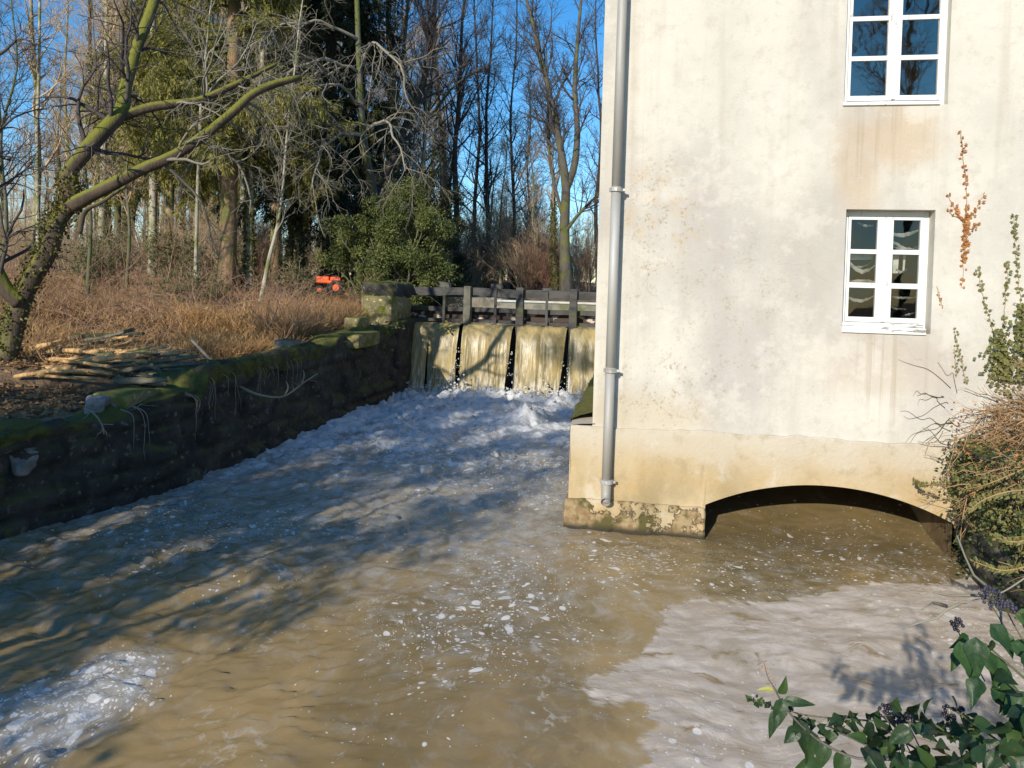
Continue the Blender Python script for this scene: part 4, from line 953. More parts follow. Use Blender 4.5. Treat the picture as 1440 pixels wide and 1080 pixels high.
# conifers with drooping sprays
def conifer(name, label, c, H, r0, z0, z1, Lb, nb, mat, tmat, seed, nl, lean=0, droop=.10, tw=16):
    global rng
    rng = np.random.default_rng(seed); c = A(c, float); root = thing(name, c, label, 'tree')
    tp = trunk_path([(0, 0, -.3), (lean*.3, 0, H*.35), (lean*.7, 0, H*.7), (lean, 0, H)], 16, .06, seed); rad = r0*np.linspace(1, .2, 16); rad[0] *= 1.4
    mb = MB(); mb.tubes(c+tp, rad, 12); mb.build('trunk', tmat, root, smooth=True)
    t = np.sort(rng.uniform(z0/H, z1/H, nb)); p, tg, r = interp(tp[None], rad[None], np.zeros(nb, int), t)
    a = rng.uniform(0, 6.28, nb); L = Lb*(1-.72*t)*rng.uniform(.55, 1.15, nb)
    d = np.stack([np.cos(a), np.sin(a), rng.normal(.12, .15, nb)], 1); n = 9; b = np.zeros((nb, n, 3)); b[:, 0] = p
    for k in range(1, n):
        d = nrm(d+rng.normal(0, .07, d.shape)+A([0, 0, -droop if k < 6 else droop*.7])); b[:, k] = b[:, k-1]+d*(L/(n-1))[:, None]
    br = np.linspace(.045, .008, n)[None]*np.ones((nb, 1))
    b2, r2 = grow(b, br, tw, (.25, 1), Lb*.2, 1.0, 5, .1, (0, 0, -.22), .5, .3, .004)
    mb = MB(); mb.tubes(c+b, br, 5); mb.tubes(c+b2, r2, 3, False); mb.build('branches', M['bark_grey'], root, smooth=True)
    idx = rng.integers(0, len(b2), nl); p, tg, _ = interp(b2, r2, idx, rng.random(nl)**.8)
    p = p+rng.normal(0, .045, p.shape); dd = tg+rng.normal(0, .6, p.shape)+A([0, 0, -.75])
    mb = MB(); mb.leaves(c+p, dd, rng.normal(size=p.shape)+A([0, 0, .3]), rng.uniform(.08, .20, nl), rng.uniform(.018, .042, nl), .1, .4); mb.build('needles', mat, root)
    return root
conifer('spruce_tree', 'tall spruce with thick rusty trunk and drooping sunlit olive sprays', GP(318, 20.), 17, .25, 3.7, 14, 4.2, 140, M['spruce'], M['bark_rust'], 401, 160000, .2, .15, 20)
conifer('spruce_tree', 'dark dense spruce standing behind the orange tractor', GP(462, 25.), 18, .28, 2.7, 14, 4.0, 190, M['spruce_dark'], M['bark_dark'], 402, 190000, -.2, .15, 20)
conifer('spruce_tree', 'thinner olive spruce far back between the two large spruces', GP(385, 29.), 17, .22, 3.9, 15, 4.4, 120, M['spruce'], M['bark_rust'], 403, 100000, .2, .12)
conifer('spruce_tree', 'pale olive spruce far back on the left of the thick rusty trunk', GP(236, 31.), 15, .20, 4.0, 14, 4.4, 110, M['spruce'], M['bark_tan'], 404, 95000, .1, .12)
# single trees one can tell apart
t = bare_tree('birch_tree', 13, .07, 501, M['bark_pale'], M['twig_tan'], 'slim pale birch standing alone against the blue sky on the far left', None, t0=.35, l1=(20, 1.6, .6)); place(t, 55, 22, 1.)
t = bare_tree('birch_tree', 11, .05, 502, M['bark_pale'], M['twig_pale'], 'very thin pale birch on the left of the thick rusty spruce trunk', None, t0=.4, l1=(18, 1.4, .6)); place(t, 275, 18.5, 2.)
t = bare_tree('young_tree', 8, .07, 503, M['bark_pale'], M['twig_pale'], 'short pale trunk leaning right on the right of the thick rusty trunk', None, path=[(0, 0, -.2), (.25, 0, 1.2), (.6, 0, 3), (.9, .2, 8)], t0=.4, l1=(11, 1.2, .6), n2=6, n3=3); place(t, 362, 18.2)
t = bare_tree('young_tree', 9, .12, 504, M['bark_pale'], M['twig'], 'upright ivy flecked pale trunk beside the leaning one', None, t0=.4, l1=(16, 1.8, .6), ivy=(1500, .5, .05)); place(t, 351, 20.5)
t = bare_tree('young_tree', 9, .10, 505, M['bark_moss'], M['twig'], 'dark ivy wrapped trunk at the back between pale trunks', None, t0=.4, l1=(16, 1.8, .6), ivy=(2200, .7, .07)); place(t, 405, 23.5)
def pathY(pts, Y): b = A(pts[0]); return [PD(a_, b_, Y) for a_, b_ in pts]
def drawn_tree(name, label, pts, Y, r0, mt, mbm, seed, l1, limbs=(), up=.08, twr=.006, n2=9, n3=5, ivy=None, t0=.3, group=None):
    wp = pathY(pts, Y); base = wp[0]+A([0, 0, -.3])
    g0 = gz1(base[0], base[1]); base[2] = min(base[2], g0-.1)
    rel = [A([0, 0, 0.])]+[q-base for q in wp[1:]]
    root = bare_tree(name, rel[-1][2], r0, seed, mt, mbm, label, group, t0, l1, n2, n3, 0, up, twr, rel, 1.35, ivy)
    root.location = base
    for li, (lp, lr) in enumerate(limbs):
        q = spline([PD(a_, b_, Y+dy)-base for a_, b_, dy in lp], 14); rad = np.linspace(lr, lr*.3, 14)
        b1, r1 = grow(q[None], rad[None], l1[0]//2, (.3, .98), l1[1]*.8, l1[2], 7, .14, (0, 0, up), .5, .5)
        b2, r2 = grow(b1, r1, n2, (.2, 1), l1[1]*.4, .7, 5, .17, (0, 0, up*.5), .5, .4, twr); b3, r3 = grow(b2, r2, max(n3, 1), (.2, 1), l1[1]*.18, .7, 4, .2, (0, 0, 0), .6, .3, twr*.75)
        mb = MB(); mb.tubes(base+q, rad, 8); lo = mb.build('limb', mt, root, smooth=True)
        mb = MB(); mb.tubes(base+b1, r1, 5); mb.tubes(base+b2, r2, 4, False); mb.tubes(base+b3, r3, 3, False); mb.build('twigs', mbm, lo, smooth=True)
    return root
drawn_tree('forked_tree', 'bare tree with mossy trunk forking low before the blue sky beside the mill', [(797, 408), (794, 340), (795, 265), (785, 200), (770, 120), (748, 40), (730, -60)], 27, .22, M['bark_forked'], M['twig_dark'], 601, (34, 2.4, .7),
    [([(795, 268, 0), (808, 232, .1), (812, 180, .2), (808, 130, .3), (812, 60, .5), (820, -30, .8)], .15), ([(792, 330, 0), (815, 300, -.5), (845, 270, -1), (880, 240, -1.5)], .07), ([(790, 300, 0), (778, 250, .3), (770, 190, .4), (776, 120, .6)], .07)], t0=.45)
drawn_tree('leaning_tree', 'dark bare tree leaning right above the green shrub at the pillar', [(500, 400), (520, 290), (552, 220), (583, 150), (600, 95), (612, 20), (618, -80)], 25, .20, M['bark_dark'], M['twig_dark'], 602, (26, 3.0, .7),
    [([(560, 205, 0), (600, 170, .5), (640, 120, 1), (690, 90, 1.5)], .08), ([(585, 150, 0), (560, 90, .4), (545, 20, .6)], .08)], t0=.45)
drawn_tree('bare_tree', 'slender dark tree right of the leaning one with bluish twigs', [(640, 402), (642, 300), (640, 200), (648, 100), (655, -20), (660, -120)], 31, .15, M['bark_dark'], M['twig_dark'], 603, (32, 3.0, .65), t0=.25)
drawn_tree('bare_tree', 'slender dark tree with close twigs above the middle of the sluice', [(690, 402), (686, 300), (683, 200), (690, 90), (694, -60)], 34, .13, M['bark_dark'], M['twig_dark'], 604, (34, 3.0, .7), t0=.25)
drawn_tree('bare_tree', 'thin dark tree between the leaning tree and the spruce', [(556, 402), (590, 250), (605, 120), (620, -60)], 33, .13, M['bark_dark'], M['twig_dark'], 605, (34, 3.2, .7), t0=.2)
drawn_tree('bare_tree', 'crooked little tree with upright side shoots left of the forked one', [(755, 405), (757, 350), (750, 290), (748, 230), (742, 180)], 30, .07, M['bark_grey'], M['twig'], 606, (22, 1.6, .6), t0=.2)
drawn_tree('bare_tree', 'mossy twin trunk close on the left of the forked tree', [(783, 408), (778, 330), (780, 250), (772, 170), (768, 60)], 28.5, .11, M['bark_moss'], M['twig'], 607, (20, 1.9, .5), t0=.35, ivy=(1500, .4, .06))
drawn_tree('bare_tree', 'yellowish sapling rising beyond the second sluice post', [(704, 405), (703, 340), (708, 260), (716, 190)], 32, .06, M['bark_tan'], M['twig_tan'], 608, (20, 1.4, .5), t0=.2)
for a_, (pts, Y_, r_, lb) in enumerate((([(722, 404), (724, 300), (718, 190), (726, 60), (722, -80)], 36, .10, 'thin dark tree with fine bluish twigs right of the sluice middle'), ([(842, 404), (838, 290), (846, 180), (838, 60), (842, -60)], 38, .12, 'thin dark tree half hidden by the mill corner'), ([(664, 404), (668, 290), (674, 170), (668, 30), (672, -90)], 38, .12, 'thin dark tree with dense twigs behind the green shrub'), ([(580, 402), (572, 280), (578, 150), (566, 20), (570, -90)], 36, .12, 'thin dark tree rising behind the leaning one'), ([(745, 404), (748, 330), (742, 250), (746, 170), (740, 100)], 42, .09, 'small twiggy tree far back before the blue sky'))):
    drawn_tree('bare_tree', lb, pts, Y_, r_, M['bark_dark'], M['twig_dark'], 620+a_, (36, 2.6, .8), t0=.22, n2=11, n3=5, twr=.008)
# the old leaning mossy tree at the left edge
base = PD(8, 535, 9.4); base[2] = gz1(base[0], base[1])-.1
mt = thing('mossy_tree', base, 'old crooked mossy tree leaning over the bank at the left edge', 'tree')
rng = np.random.default_rng(700)
def limb(pts, r0, r1, n=26, am=.03, s=1):
    q = wob(spline([PD(a_, b_, y_) for a_, b_, y_ in pts], n), am, 2.2, s); return q, np.linspace(r0, r1, n)*(1+.12*vn(q*2.7, s+9))
main, mr = limb([(-14, 560, 9.4), (4, 508, 9.4), (30, 425, 9.4), (62, 350, 9.4), (98, 290, 9.5), (100, 245, 9.5)], .122, .10, am=.06)
lA, rA = limb([(98, 292, 9.5), (98, 245, 9.5), (130, 205, 9.6), (168, 160, 9.9), (180, 110, 10.2), (200, 50, 10.6), (225, -30, 11)], .105, .07, s=3)
lB, rB = limb([(95, 295, 9.5), (140, 268, 9.4), (195, 240, 9.4), (255, 215, 9.5), (290, 190, 9.6), (330, 155, 9.8), (362, 128, 10), (420, 110, 10.4)], .095, .045, s=5)
lC, rC = limb([(165, 168, 9.9), (215, 152, 10), (280, 140, 10.2), (330, 120, 10.4), (390, 90, 10.8)], .07, .03, s=7)
lD, rD = limb([(108, 300, 9.5), (120, 345, 9.3), (104, 342, 9.3)], .05, .05, s=9)
lE, rE = limb([(30, 425, 9.4), (5, 400, 9.3), (-20, 330, 9.2), (-30, 200, 9.0), (-10, 60, 8.8)], .10, .05, s=11)
lF, rF = limb([(110, 330, 9.45), (118, 300, 9.4), (145, 283, 9.3), (178, 262, 9.3)], .035, .02, s=13)
mb = MB(); mb.tubes(main, mr, 14); mb.build('trunk', M['bark_moss'], mt, smooth=True)
for q, r in ((lA, rA), (lB, rB), (lC, rC), (lE, rE), (lF, rF)):
    mb = MB(); mb.tubes(q, r, 10); lo = mb.build('limb', M['bark_moss'], mt, smooth=True)
    if q is lF: continue
    n_ = 7 if q is lB else 8 if q is lC else 18
    b1, r1 = grow(q[None], r[None], n_, (.25, 1), 1.25, .9, 8, .2, (0, -.0, -.06), .35, .2, .009); b2, r2 = grow(b1, r1, 6, (.15, 1), .7, .8, 6, .25, (0, 0, -.06), .55, .3, .005); b3, r3 = grow(b2, r2, 4, (.2, 1), .32, .8, 4, .25, (0, 0, -.03), .6, .3, .0035)
    mb = MB(); mb.tubes(b1, r1, 6); mb.tubes(b2, r2, 4, False); mb.tubes(b3, r3, 3, False); mb.build('twigs', M['twig_pale'] if q is lC or q is lB else M['twig_dark'], lo, smooth=True)
n_ = 3000; idx = np.zeros(n_, int); p, tg, r = interp(main[None], mr[None], idx, rng.uniform(.15, 1, n_)); rv = nrm(rng.normal(size=(n_, 3))+A([-.5, .1, .2]))
mb = MB(); mb.leaves(p+rv*(r*1.0+abs(rng.normal(0, .06, n_)))[:, None], rng.normal(size=(n_, 3))+A([0, 0, -.5]), rv+rng.normal(0, .4, (n_, 3)), rng.uniform(.03, .065, n_), .035); mb.build('ivy', M['ivytree'], mt)
for i, (pts, Y_, lb) in enumerate((([(-30, 480), (10, 330), (0, 200), (25, 90), (15, -60)], 15, 'crooked dark young tree behind the mossy tree at the left edge'), ([(120, 440), (128, 320), (118, 220), (135, 110), (128, -50)], 17, 'thin branchy tree seen between the limbs of the mossy tree'), ([(175, 430), (182, 330), (176, 250), (188, 160), (184, 60)], 19, 'slim tan sapling right of the mossy tree fork'))):
    drawn_tree('young_tree', lb, pts, Y_, .05, M['bark_grey'], M['twig_dark'] if i == 0 else M['twig_tan'], 640+i, (30, 1.5, .8), t0=.3, n2=9, n3=4, twr=.004)
# pale overhanging branches of a tree outside the picture: long lichen covered limbs
ob = thing('overhanging_tree', A([-1.9, 22.5, gz1(-3.8, 22.5)]), 'tree with long pale lichen covered branches hanging before the dark spruce', 'tree')
q0 = spline([A([-3.9, 22.5, gz1(-3.9, 22.5)-.2]), PD(530, 300, 22.), PD(512, 200, 21.), PD(505, 90, 20.5), PD(500, -60, 20.5)], 16); r0_ = np.linspace(.14, .06, 16)
mb = MB(); mb.tubes(q0, r0_, 9); mb.build('trunk', M['bark_grey'], ob, smooth=True)
rng = np.random.default_rng(720)
for i, pts in enumerate(([(508, 150, 20.8), (470, 120, 19.5), (430, 130, 18.6), (400, 170, 18)], [(506, 100, 20.5), (455, 80, 19.5), (410, 100, 18.8), (375, 150, 18.2)], [(505, 80, 20.5), (530, 60, 19.8), (560, 90, 19.2), (575, 150, 19)], [(512, 190, 21), (480, 190, 20), (455, 215, 19.4), (440, 265, 19)], [(505, 60, 20.5), (450, 30, 19.5), (390, 40, 18.8), (340, 80, 18)], [(512, 180, 21), (540, 170, 20), (560, 195, 19.6), (570, 240, 19.4)])):
    q, r = limb(pts, .05, .018, 14, .12, 31+i); b1, r1 = grow(q[None], r[None], 15, (.1, 1), 1.7, .8, 8, .17, (0, 0, -.13), .5, .2, .010); b2, r2 = grow(b1, r1, 6, (.15, 1), .7, .7, 5, .2, (0, 0, -.1), .6, .3, .006); b3, r3 = grow(b2, r2, 3, (.2, 1), .3, .7, 3, .2, (0, 0, -.05), .7, .3, .0045)
    mb = MB(); mb.tubes(q, r, 6); mb.tubes(b1, r1, 5); mb.tubes(b2, r2, 3, False); mb.tubes(b3, r3, 3, False); mb.build('limb', M['twig_pale'], ob, smooth=True)
# big bare trees behind the photographer that cast the dappled shade
sh = bare_tree('roadside_tree', 13, .16, 801, M['bark_grey'], M['twig'], 'bare roadside tree behind the bridge, left of the road', None, t0=.35, l1=(22, 3.6, .7), twr=.008, n3=4); sh.location = (-3.4, -13, 1.2)
c_ = copy_tree(sh); c_.location = (6.6, -12, 1.2); c_.rotation_euler = (0, 0, 2.); c_['label'] = 'bare roadside tree behind the bridge, mirrored in the upper window'
leaf_shrub('added_evergreen', 'big dense laurel added outside the picture to shade the pool', A([-7.7, .5, .9]), 2.2, 2.1, 4.0, 40000, M['yew'], .115, 810, 8, 0, 'tree')  # unseen evergreen, placed and shaped for its shade on the pool

leaf_shrub('added_evergreen', 'narrower tall laurel added outside the picture, nearer the bridge, for shade on the water', A([-5.9, -.5, .9]), 1.5, 1.5, 4.0, 15000, M['yew'], .10, 811, 4, 0, 'tree')  # second unseen evergreen, sized for soft shade on the left water

# ================================================================== UNDERGROWTH, LOGS, TRACTOR
rng = np.random.default_rng(900)
def scatter(n, f, px=(-60, 620), Yr=(9.5, 24)):
    out = []
    while len(out) < n:
        m_ = n*2; pxs = rng.uniform(*px, m_); Ys = rng.uniform(Yr[0]**.5, Yr[1]**.5, m_)**2; x = (pxs-720)/FPX*Ys
        ok = (wx(Ys)-x > .65) & (rng.random(m_) < f(pxs, Ys, x)); out += list(np.stack([x[ok], Ys[ok]], 1))
    o = A(out[:n]); return np.concatenate([o, gz(o[:, 0], o[:, 1])[:, None]-.02], 1)
def dens(px, Y, x): return .25+.75*ss(-.1, .5, fbm(np.stack([x*.8, Y*.8, 0*x], 1), 3, 17))
def blades(n, pts, h, wd, lean):
    mb = MB(); a = rng.uniform(0, 6.28, n); d = np.stack([np.cos(a)*lean, np.sin(a)*lean, np.ones(n)], 1)*1.
    d = nrm(d+rng.normal(0, .25, (n, 3))); L = h*rng.uniform(.4, 1.2, n); m_ = pts+d*(L*.55)[:, None]; e_ = m_+nrm(d+rng.normal(0, .35, (n, 3))+A([0, 0, -.4]))*(L*.5)[:, None]
    s = nrm(np.cross(d, rng.normal(size=(n, 3))))*wd
    v = np.stack([pts-s, pts+s, m_+s*.8, m_-s*.8, e_], 1); i = np.arange(n)[:, None]*5
    return mb.add(v, i+[[0, 1, 2, 3]], i+[[3, 2, 4]])
pts = scatter(46000, dens); mb = blades(len(pts), pts, .34, .006, .8)
tag(mb.build('dry_grass', M['grass']), 'dry tan grass covering the left bank', 'grass', kind='stuff')
pts = scatter(9000, lambda p, Y, x: 1.*((p > 380) & (p < 520) | (rng.random(len(p)) < .2)), (330, 520), (13.2, 17)); mb = blades(len(pts), pts, .55, .007, .4)
tag(mb.build('tall_dry_grass', M['grass']), 'tall straw coloured grass behind the stepped wall', 'grass', kind='stuff')
pts = scatter(1500, lambda p, Y, x: (.25+.75*((p > 380) & (p < 530)))*~((p > 425) & (p < 500) & (Y > 15.5)), (-60, 530), (12.5, 24)); n_ = len(pts)
b = np.zeros((n_, 7, 3)); b[:, 0] = pts; d = nrm(rng.normal(0, .5, (n_, 3))+A([0, 0, 1.])); L = rng.uniform(.5, 1.5, n_); ppx = 720+FPX*pts[:, 0]/pts[:, 1]; L = np.where((ppx > 425) & (ppx < 505), L*.5, L)
for k in range(1, 7): d = nrm(d+rng.normal(0, .2, d.shape)+A([0, 0, -.16])); b[:, k] = b[:, k-1]+d*(L/6)[:, None]
mb = MB(); mb.tubes(b, np.linspace(.007, .003, 7)[None]*np.ones((n_, 1)), 3, False); b2, r2 = grow(b, np.full((n_, 7), .005), 3, (.3, 1), .35, .8, 4, .2, (0, 0, 0), .6, .3, .003); mb.tubes(b2, r2, 3, False)
tag(mb.build('brambles', M['bramble'], smooth=True), 'tangle of reddish brown bramble stems on the left bank', 'brambles', kind='stuff')
pts = scatter(7000, lambda p, Y, x: ss(-.25, .2, fbm(np.stack([x*1.1, Y*1.1, 0*x], 1), 3, 23)), (255, 440), (11., 15.)); mb = blades(len(pts), pts, .42, .006, .7)
tag(mb.build('straw_grass', leafmat('straw_blade', (.48, .29, .11), (.60, .40, .18), (.34, .17, .065), .8, .25)), 'bright orange straw grass just behind the mossy wall', 'grass', kind='stuff')
# dead leaves on the ground
pts = scatter(15000, lambda p, Y, x: 1.+0*p, (-120, 560), (7, 18)); n_ = len(pts); pts[:, 2] += .03
mb = MB(); mb.leaves(pts, rng.normal(size=(n_, 3))*A([1, 1, .3]), rng.normal(0, .4, (n_, 3))+A([0, 0, 1]), rng.uniform(.05, .1, n_), .045, .3)
tag(mb.build('fallen_leaves', leafmat('fallen_leaf', (.20, .11, .05), (.32, .2, .09), (.40, .24, .12), .8, .1)), 'brown fallen leaves littering the bank', 'leaves', kind='stuff')
# log heap
k = 0
def log(px0, py0, px1, py1, Y, r, mat, label, group, dz=0., dy=0.):
    p0 = PD(px0, py0, Y); p1 = PD(px1, py1, Y+dy); n = 9
    q = wob(spline([p0, p1], n), r*.6, 2.5, int(rng.integers(0, 99))); g = gz(q[:, 0], q[:, 1])
    q[:, 2] = np.maximum(q[:, 2], g+r*.5)
    mb = MB(); mb.tubes(q, r*(1+.2*rng.normal(size=n)), 9)
    o = mb.build('log', mat, smooth=True, origin=q[n//2]); 
    for e_ in (0, -1):
        mb = MB(); dd = nrm(q[e_]-q[1 if e_ == 0 else -2]); mb.tubes(np.stack([q[e_]-dd*.002, q[e_]+dd*.006]), [r*.82, r*.8], 9); mb.build('cut_end', M['logend'], o)
    return tag(o, label, 'log', group)
GL = 'split logs lying in the sunlit heap'; GD = 'old grey logs of the heap'
for i in range(44):
    px = rng.uniform(18, 160); py = rng.uniform(488, 532); L = rng.uniform(45, 95); Y = 8.6+(535-py)*.042
    log(px, py+rng.normal(0, 3), px+L, py-rng.uniform(-5, 14), Y, rng.uniform(.010, .034), M['log'], 'split log with orange wood in the sunlit heap behind the mossy tree', GL, dy=rng.normal(.1, .55))
for i in range(28):
    px = rng.uniform(40, 200); py = rng.uniform(472, 540); L = rng.uniform(50, 110); Y = 8.5+(540-py)*.045
    log(px, py, px+L, py-rng.uniform(-8, 16), Y, rng.uniform(.012, .036), M['log_dark'], 'old grey bark covered log beside the sunlit heap', GD, dy=rng.normal(.1, .6))
log(255, 540, 205, 512, 9.4, .03, M['log_dark'], 'grey stick sloping at the right end of the log heap', None)
log(160, 476, 180, 474, 10.4, .02, M['log'], 'short pale split stick poking up above the heap', None)
# broken dark rubble at the end of the heap
for i in range(10):
    px = rng.uniform(195, 262); py = rng.uniform(505, 540); c = PD(px, py, 8.9+(540-py)*.03); mb = MB()
    rough_block(mb, c, (rng.uniform(.06, .13), rng.uniform(.06, .12), rng.uniform(.03, .06)), None, .03, 6, 5, 9, i)
    tag(mb.build('rubble_stone', M['wallstone'] if i % 3 else M['block'], smooth=True, origin=c), 'broken dark stone in the rubble between log heap and mossy wall', 'stone', 'rubble stones beside the log heap')
# fallen pale branches hanging over the wall
def dead_branch(pts, r, seed, label, subs=()):
    global rng
    rng = np.random.default_rng(seed); q, rr = limb(pts, r, r*.4, 18, .03, seed)
    b1, r1 = grow(q[None], rr[None], 5, (.2, .95), .28, .8, 5, .2, (0, 0, .05), .6, .3, .005); mb = MB(); mb.tubes(q, rr, 7); mb.tubes(b1, r1, 4)
    for sp_ in subs: q2, r2 = limb(sp_, r*.6, r*.3, 8, .01, seed+1); mb.tubes(q2, r2, 6)
    tag(mb.build('dead_branch', M['twig_pale'], smooth=True, origin=q[0]), label, 'branch')
dead_branch([(270, 480, 10.6), (300, 515, 10.2), (335, 540, 9.9), (365, 556, 9.9), (398, 558, 10.2), (422, 542, 10.6), (446, 525, 11)], .022, 41, 'long pale dead branch hanging over the mossy wall towards the water', [[(400, 557, 10.2), (405, 545, 10.2), (402, 536, 10.2)], [(424, 541, 10.6), (428, 528, 10.7), (426, 520, 10.7)]])
dead_branch([(118, 575, 7.6), (130, 582, 7.5), (140, 596, 7.5), (145, 612, 7.5)], .012, 43, 'short pale twig drooping over the wall left of the mossy block')
dead_branch([(158, 568, 8.0), (175, 578, 8.0), (190, 576, 8.05), (202, 566, 8.1)], .010, 44, 'thin pale twig curved across the face of the mossy block')
# roots and small leafy tufts
rng = np.random.default_rng(930); mb = MB()
for i in range(26):
    y0 = rng.uniform(7.4, 11.5); x0 = wx(y0)+.07; z0 = wtop(y0)-.02; q = wob(spline([(x0-.1, y0, z0+.05), (x0+.02, y0+.03, z0-.05), (x0+.04, y0+rng.normal(0, .08), z0-rng.uniform(.15, .55))], 9), .02, 5, i); mb.tubes(q, np.linspace(.007, .002, 9), 4)
tag(mb.build('hanging_roots', M['twig_pale'], smooth=True, origin=A([wx(9.), 9., 1.1])), 'thin pale roots hanging down the dark face of the channel wall', 'roots', kind='stuff')
def tuft(c, n, L, label, mat):
    root = thing('leafy_tuft', c, label, 'plant'); a = rng.normal(size=(n, 3)); a[:, 2] = abs(a[:, 2])*.5; mb = MB(); st = MB(); d = nrm(a); e_ = c+d*L*rng.uniform(.5, 1.4, (n, 1))-Z_*rng.uniform(0, .6*L, (n, 1))
    for k in range(n): st.tubes(spline([c, (c+e_[k])/2+Z_*.3*L, e_[k]], 6), [.004]*6, 4)
    mb.leaves(e_, d+rng.normal(0, .5, (n, 3))-Z_*.5, rng.normal(0, .4, (n, 3))+A([-.2, -.7, .7]), L*rng.uniform(.5, .9, n), L*.4); st.build('stems', mat, root, smooth=True); mb.build('leaves', mat, root)
tuft(PD(628, 462, 16.95), 26, .14, 'bright yellow green plant sprouting between two water sheets of the sluice', M['yellowleaf'])
tuft(PD(556, 458, 16.0), 40, .14, 'fresh green leafy plant growing at the foot of the stone gate pillar', M['shrub'])
tuft(PD(535, 466, 15.6), 60, .16, 'dark green trailing plant on the wall top beside the gate pillar', M['yew'])
# orange tractor far behind
tr = thing('garden_tractor', GP(463, 21.)+A([0, 0, .16]), 'small bright orange tractor parked under the dark spruce', 'tractor'); tr.scale = (1.0,)*3
tb = GP(463, 21.)+A([0, 0, .2])
def tbx(c, h): mb_.box(tb+A(c), h)
mb_ = MB(); tbx((-.17, 0, .42), (.19, .15, .10)); tbx((.06, 0, .36), (.12, .17, .05)); mb_.build('hood', M['orange'], tr, bevel=.04)
mb_ = MB(); tbx((.22, -.2, .45), (.15, .07, .06)); tbx((.22, .2, .45), (.15, .07, .06)); tbx((.3, 0, .42), (.06, .16, .05)); mb_.build('mudguard', M['orange'], tr, bevel=.03)
mb_ = MB(); tbx((.2, 0, .52), (.1, .12, .03)); tbx((.29, 0, .62), (.025, .12, .09)); mb_.build('seat', M['rubber'], tr, bevel=.02)
for (x_, r_) in ((-.22, .13), (.24, .21)):
    for y_ in (-.22, .22):
        mb_ = MB(); c = tb+A([x_, y_, r_]); mb_.tubes(A([c-A([0, .06, 0]), c-A([0, .05, 0]), c+A([0, .05, 0]), c+A([0, .06, 0])]), [r_*.85, r_, r_, r_*.85], 20); wh = mb_.build('wheel', M['rubber'], tr)
        mb_ = MB(); mb_.tubes(A([c-A([0, .065, 0]), c+A([0, .065, 0])]), [r_*.45]*2, 14); mb_.build('rim', M['orange'], wh)
mb_ = MB(); mb_.tubes(A([tb+A([.03, 0, .4]), tb+A([.09, 0, .62])]), [.015, .015], 6); an = np.linspace(0, 2*np.pi, 17); mb_.tubes(A([tb+A([.09+.03*math.cos(a_), .11*math.sin(a_), .62+.09*math.cos(a_)*.4]) for a_ in an]), [.014]*17, 5); mb_.build('steering_wheel', M['rubber'], tr)

# ================================================================== CREEPERS ON AND BESIDE THE MILL
rng = np.random.default_rng(950)
def shoot(name, label, pts, mat, n, leafL, side=(), v=.022, stem=.0035):
    root = thing(name, FU(*pts[0]), label, 'climber', None); st = MB(); lf = MB()
    for pp_, nn in [(pts, n)]+list(side):
        q = spline([FU(a_, b_, v) for a_, b_ in pp_], 24); q = q+.006*rng.normal(size=q.shape)*A([1, .2, .3]); st.tubes(q, np.linspace(stem, stem*.5, 24), 5)
        t = np.sort(rng.random(nn)); c, tg, _ = interp(q[None], np.ones((1, 24)), np.zeros(nn, int), t); sd = np.where(np.arange(nn) % 2, 1, -1)[:, None]
        dd = E_*sd*rng.uniform(.5, 1.2, (nn, 1))+Z_*rng.normal(.15, .4, (nn, 1))-D_*rng.uniform(0, .5, (nn, 1))
        lf.leaves(c+rng.normal(0, .006, c.shape)-D_*.006, dd, -D_+rng.normal(0, .35, c.shape), leafL*rng.uniform(.6, 1.2, nn), leafL*.8, .08)
    st.build('stem', M['vine'], root, smooth=True); lf.build('leaves', mat, root); return root
shoot('ivy_shoot', 'orange leafed dead creeper spray on the wall right of the lower window', [(1352, 183), (1356, 230), (1359, 275), (1358, 310), (1356, 350), (1352, 405)], M['ivy_rust'], 60, .034,
      [([(1359, 300), (1357, 330), (1355, 370)], 60), ([(1357, 312), (1345, 298), (1333, 274)], 14), ([(1360, 310), (1372, 296), (1385, 270)], 14), ([(1357, 308), (1340, 303), (1334, 296)], 8), ([(1358, 320), (1368, 322), (1374, 314)], 8)])
shoot('ivy_shoot', 'green creeper shoot leaning left beside the orange spray', [(1420, 545), (1405, 490), (1388, 440), (1378, 400), (1374, 375)], M['ivy_olive'], 52, .034)
shoot('ivy_shoot', 'straight green creeper shoot in the middle of the three', [(1418, 540), (1411, 490), (1412, 440), (1416, 395), (1416, 368)], M['ivy_olive'], 52, .034)
shoot('ivy_shoot', 'tallest green creeper shoot at the right edge of the wall', [(1440, 500), (1437, 440), (1431, 390), (1428, 340), (1426, 302)], M['ivy_olive'], 66, .036)
shoot('ivy_shoot', 'short green creeper shoot above the left end of the brown creeper', [(1360, 540), (1352, 510), (1346, 485), (1341, 460)], M['ivy_olive'], 40, .026, [([(1346, 530), (1344, 505), (1342, 490)], 12)])
shoot('ivy_shoot', 'tiny withered shoot beside the sill of the lower window', [(1326, 433), (1322, 420), (1317, 402)], M['ivy_rust'], 7, .022)
rt_ = thing('ivy_clump', FU(1408, 510), 'olive ivy clump climbing the wall above the brown creeper', 'climber')
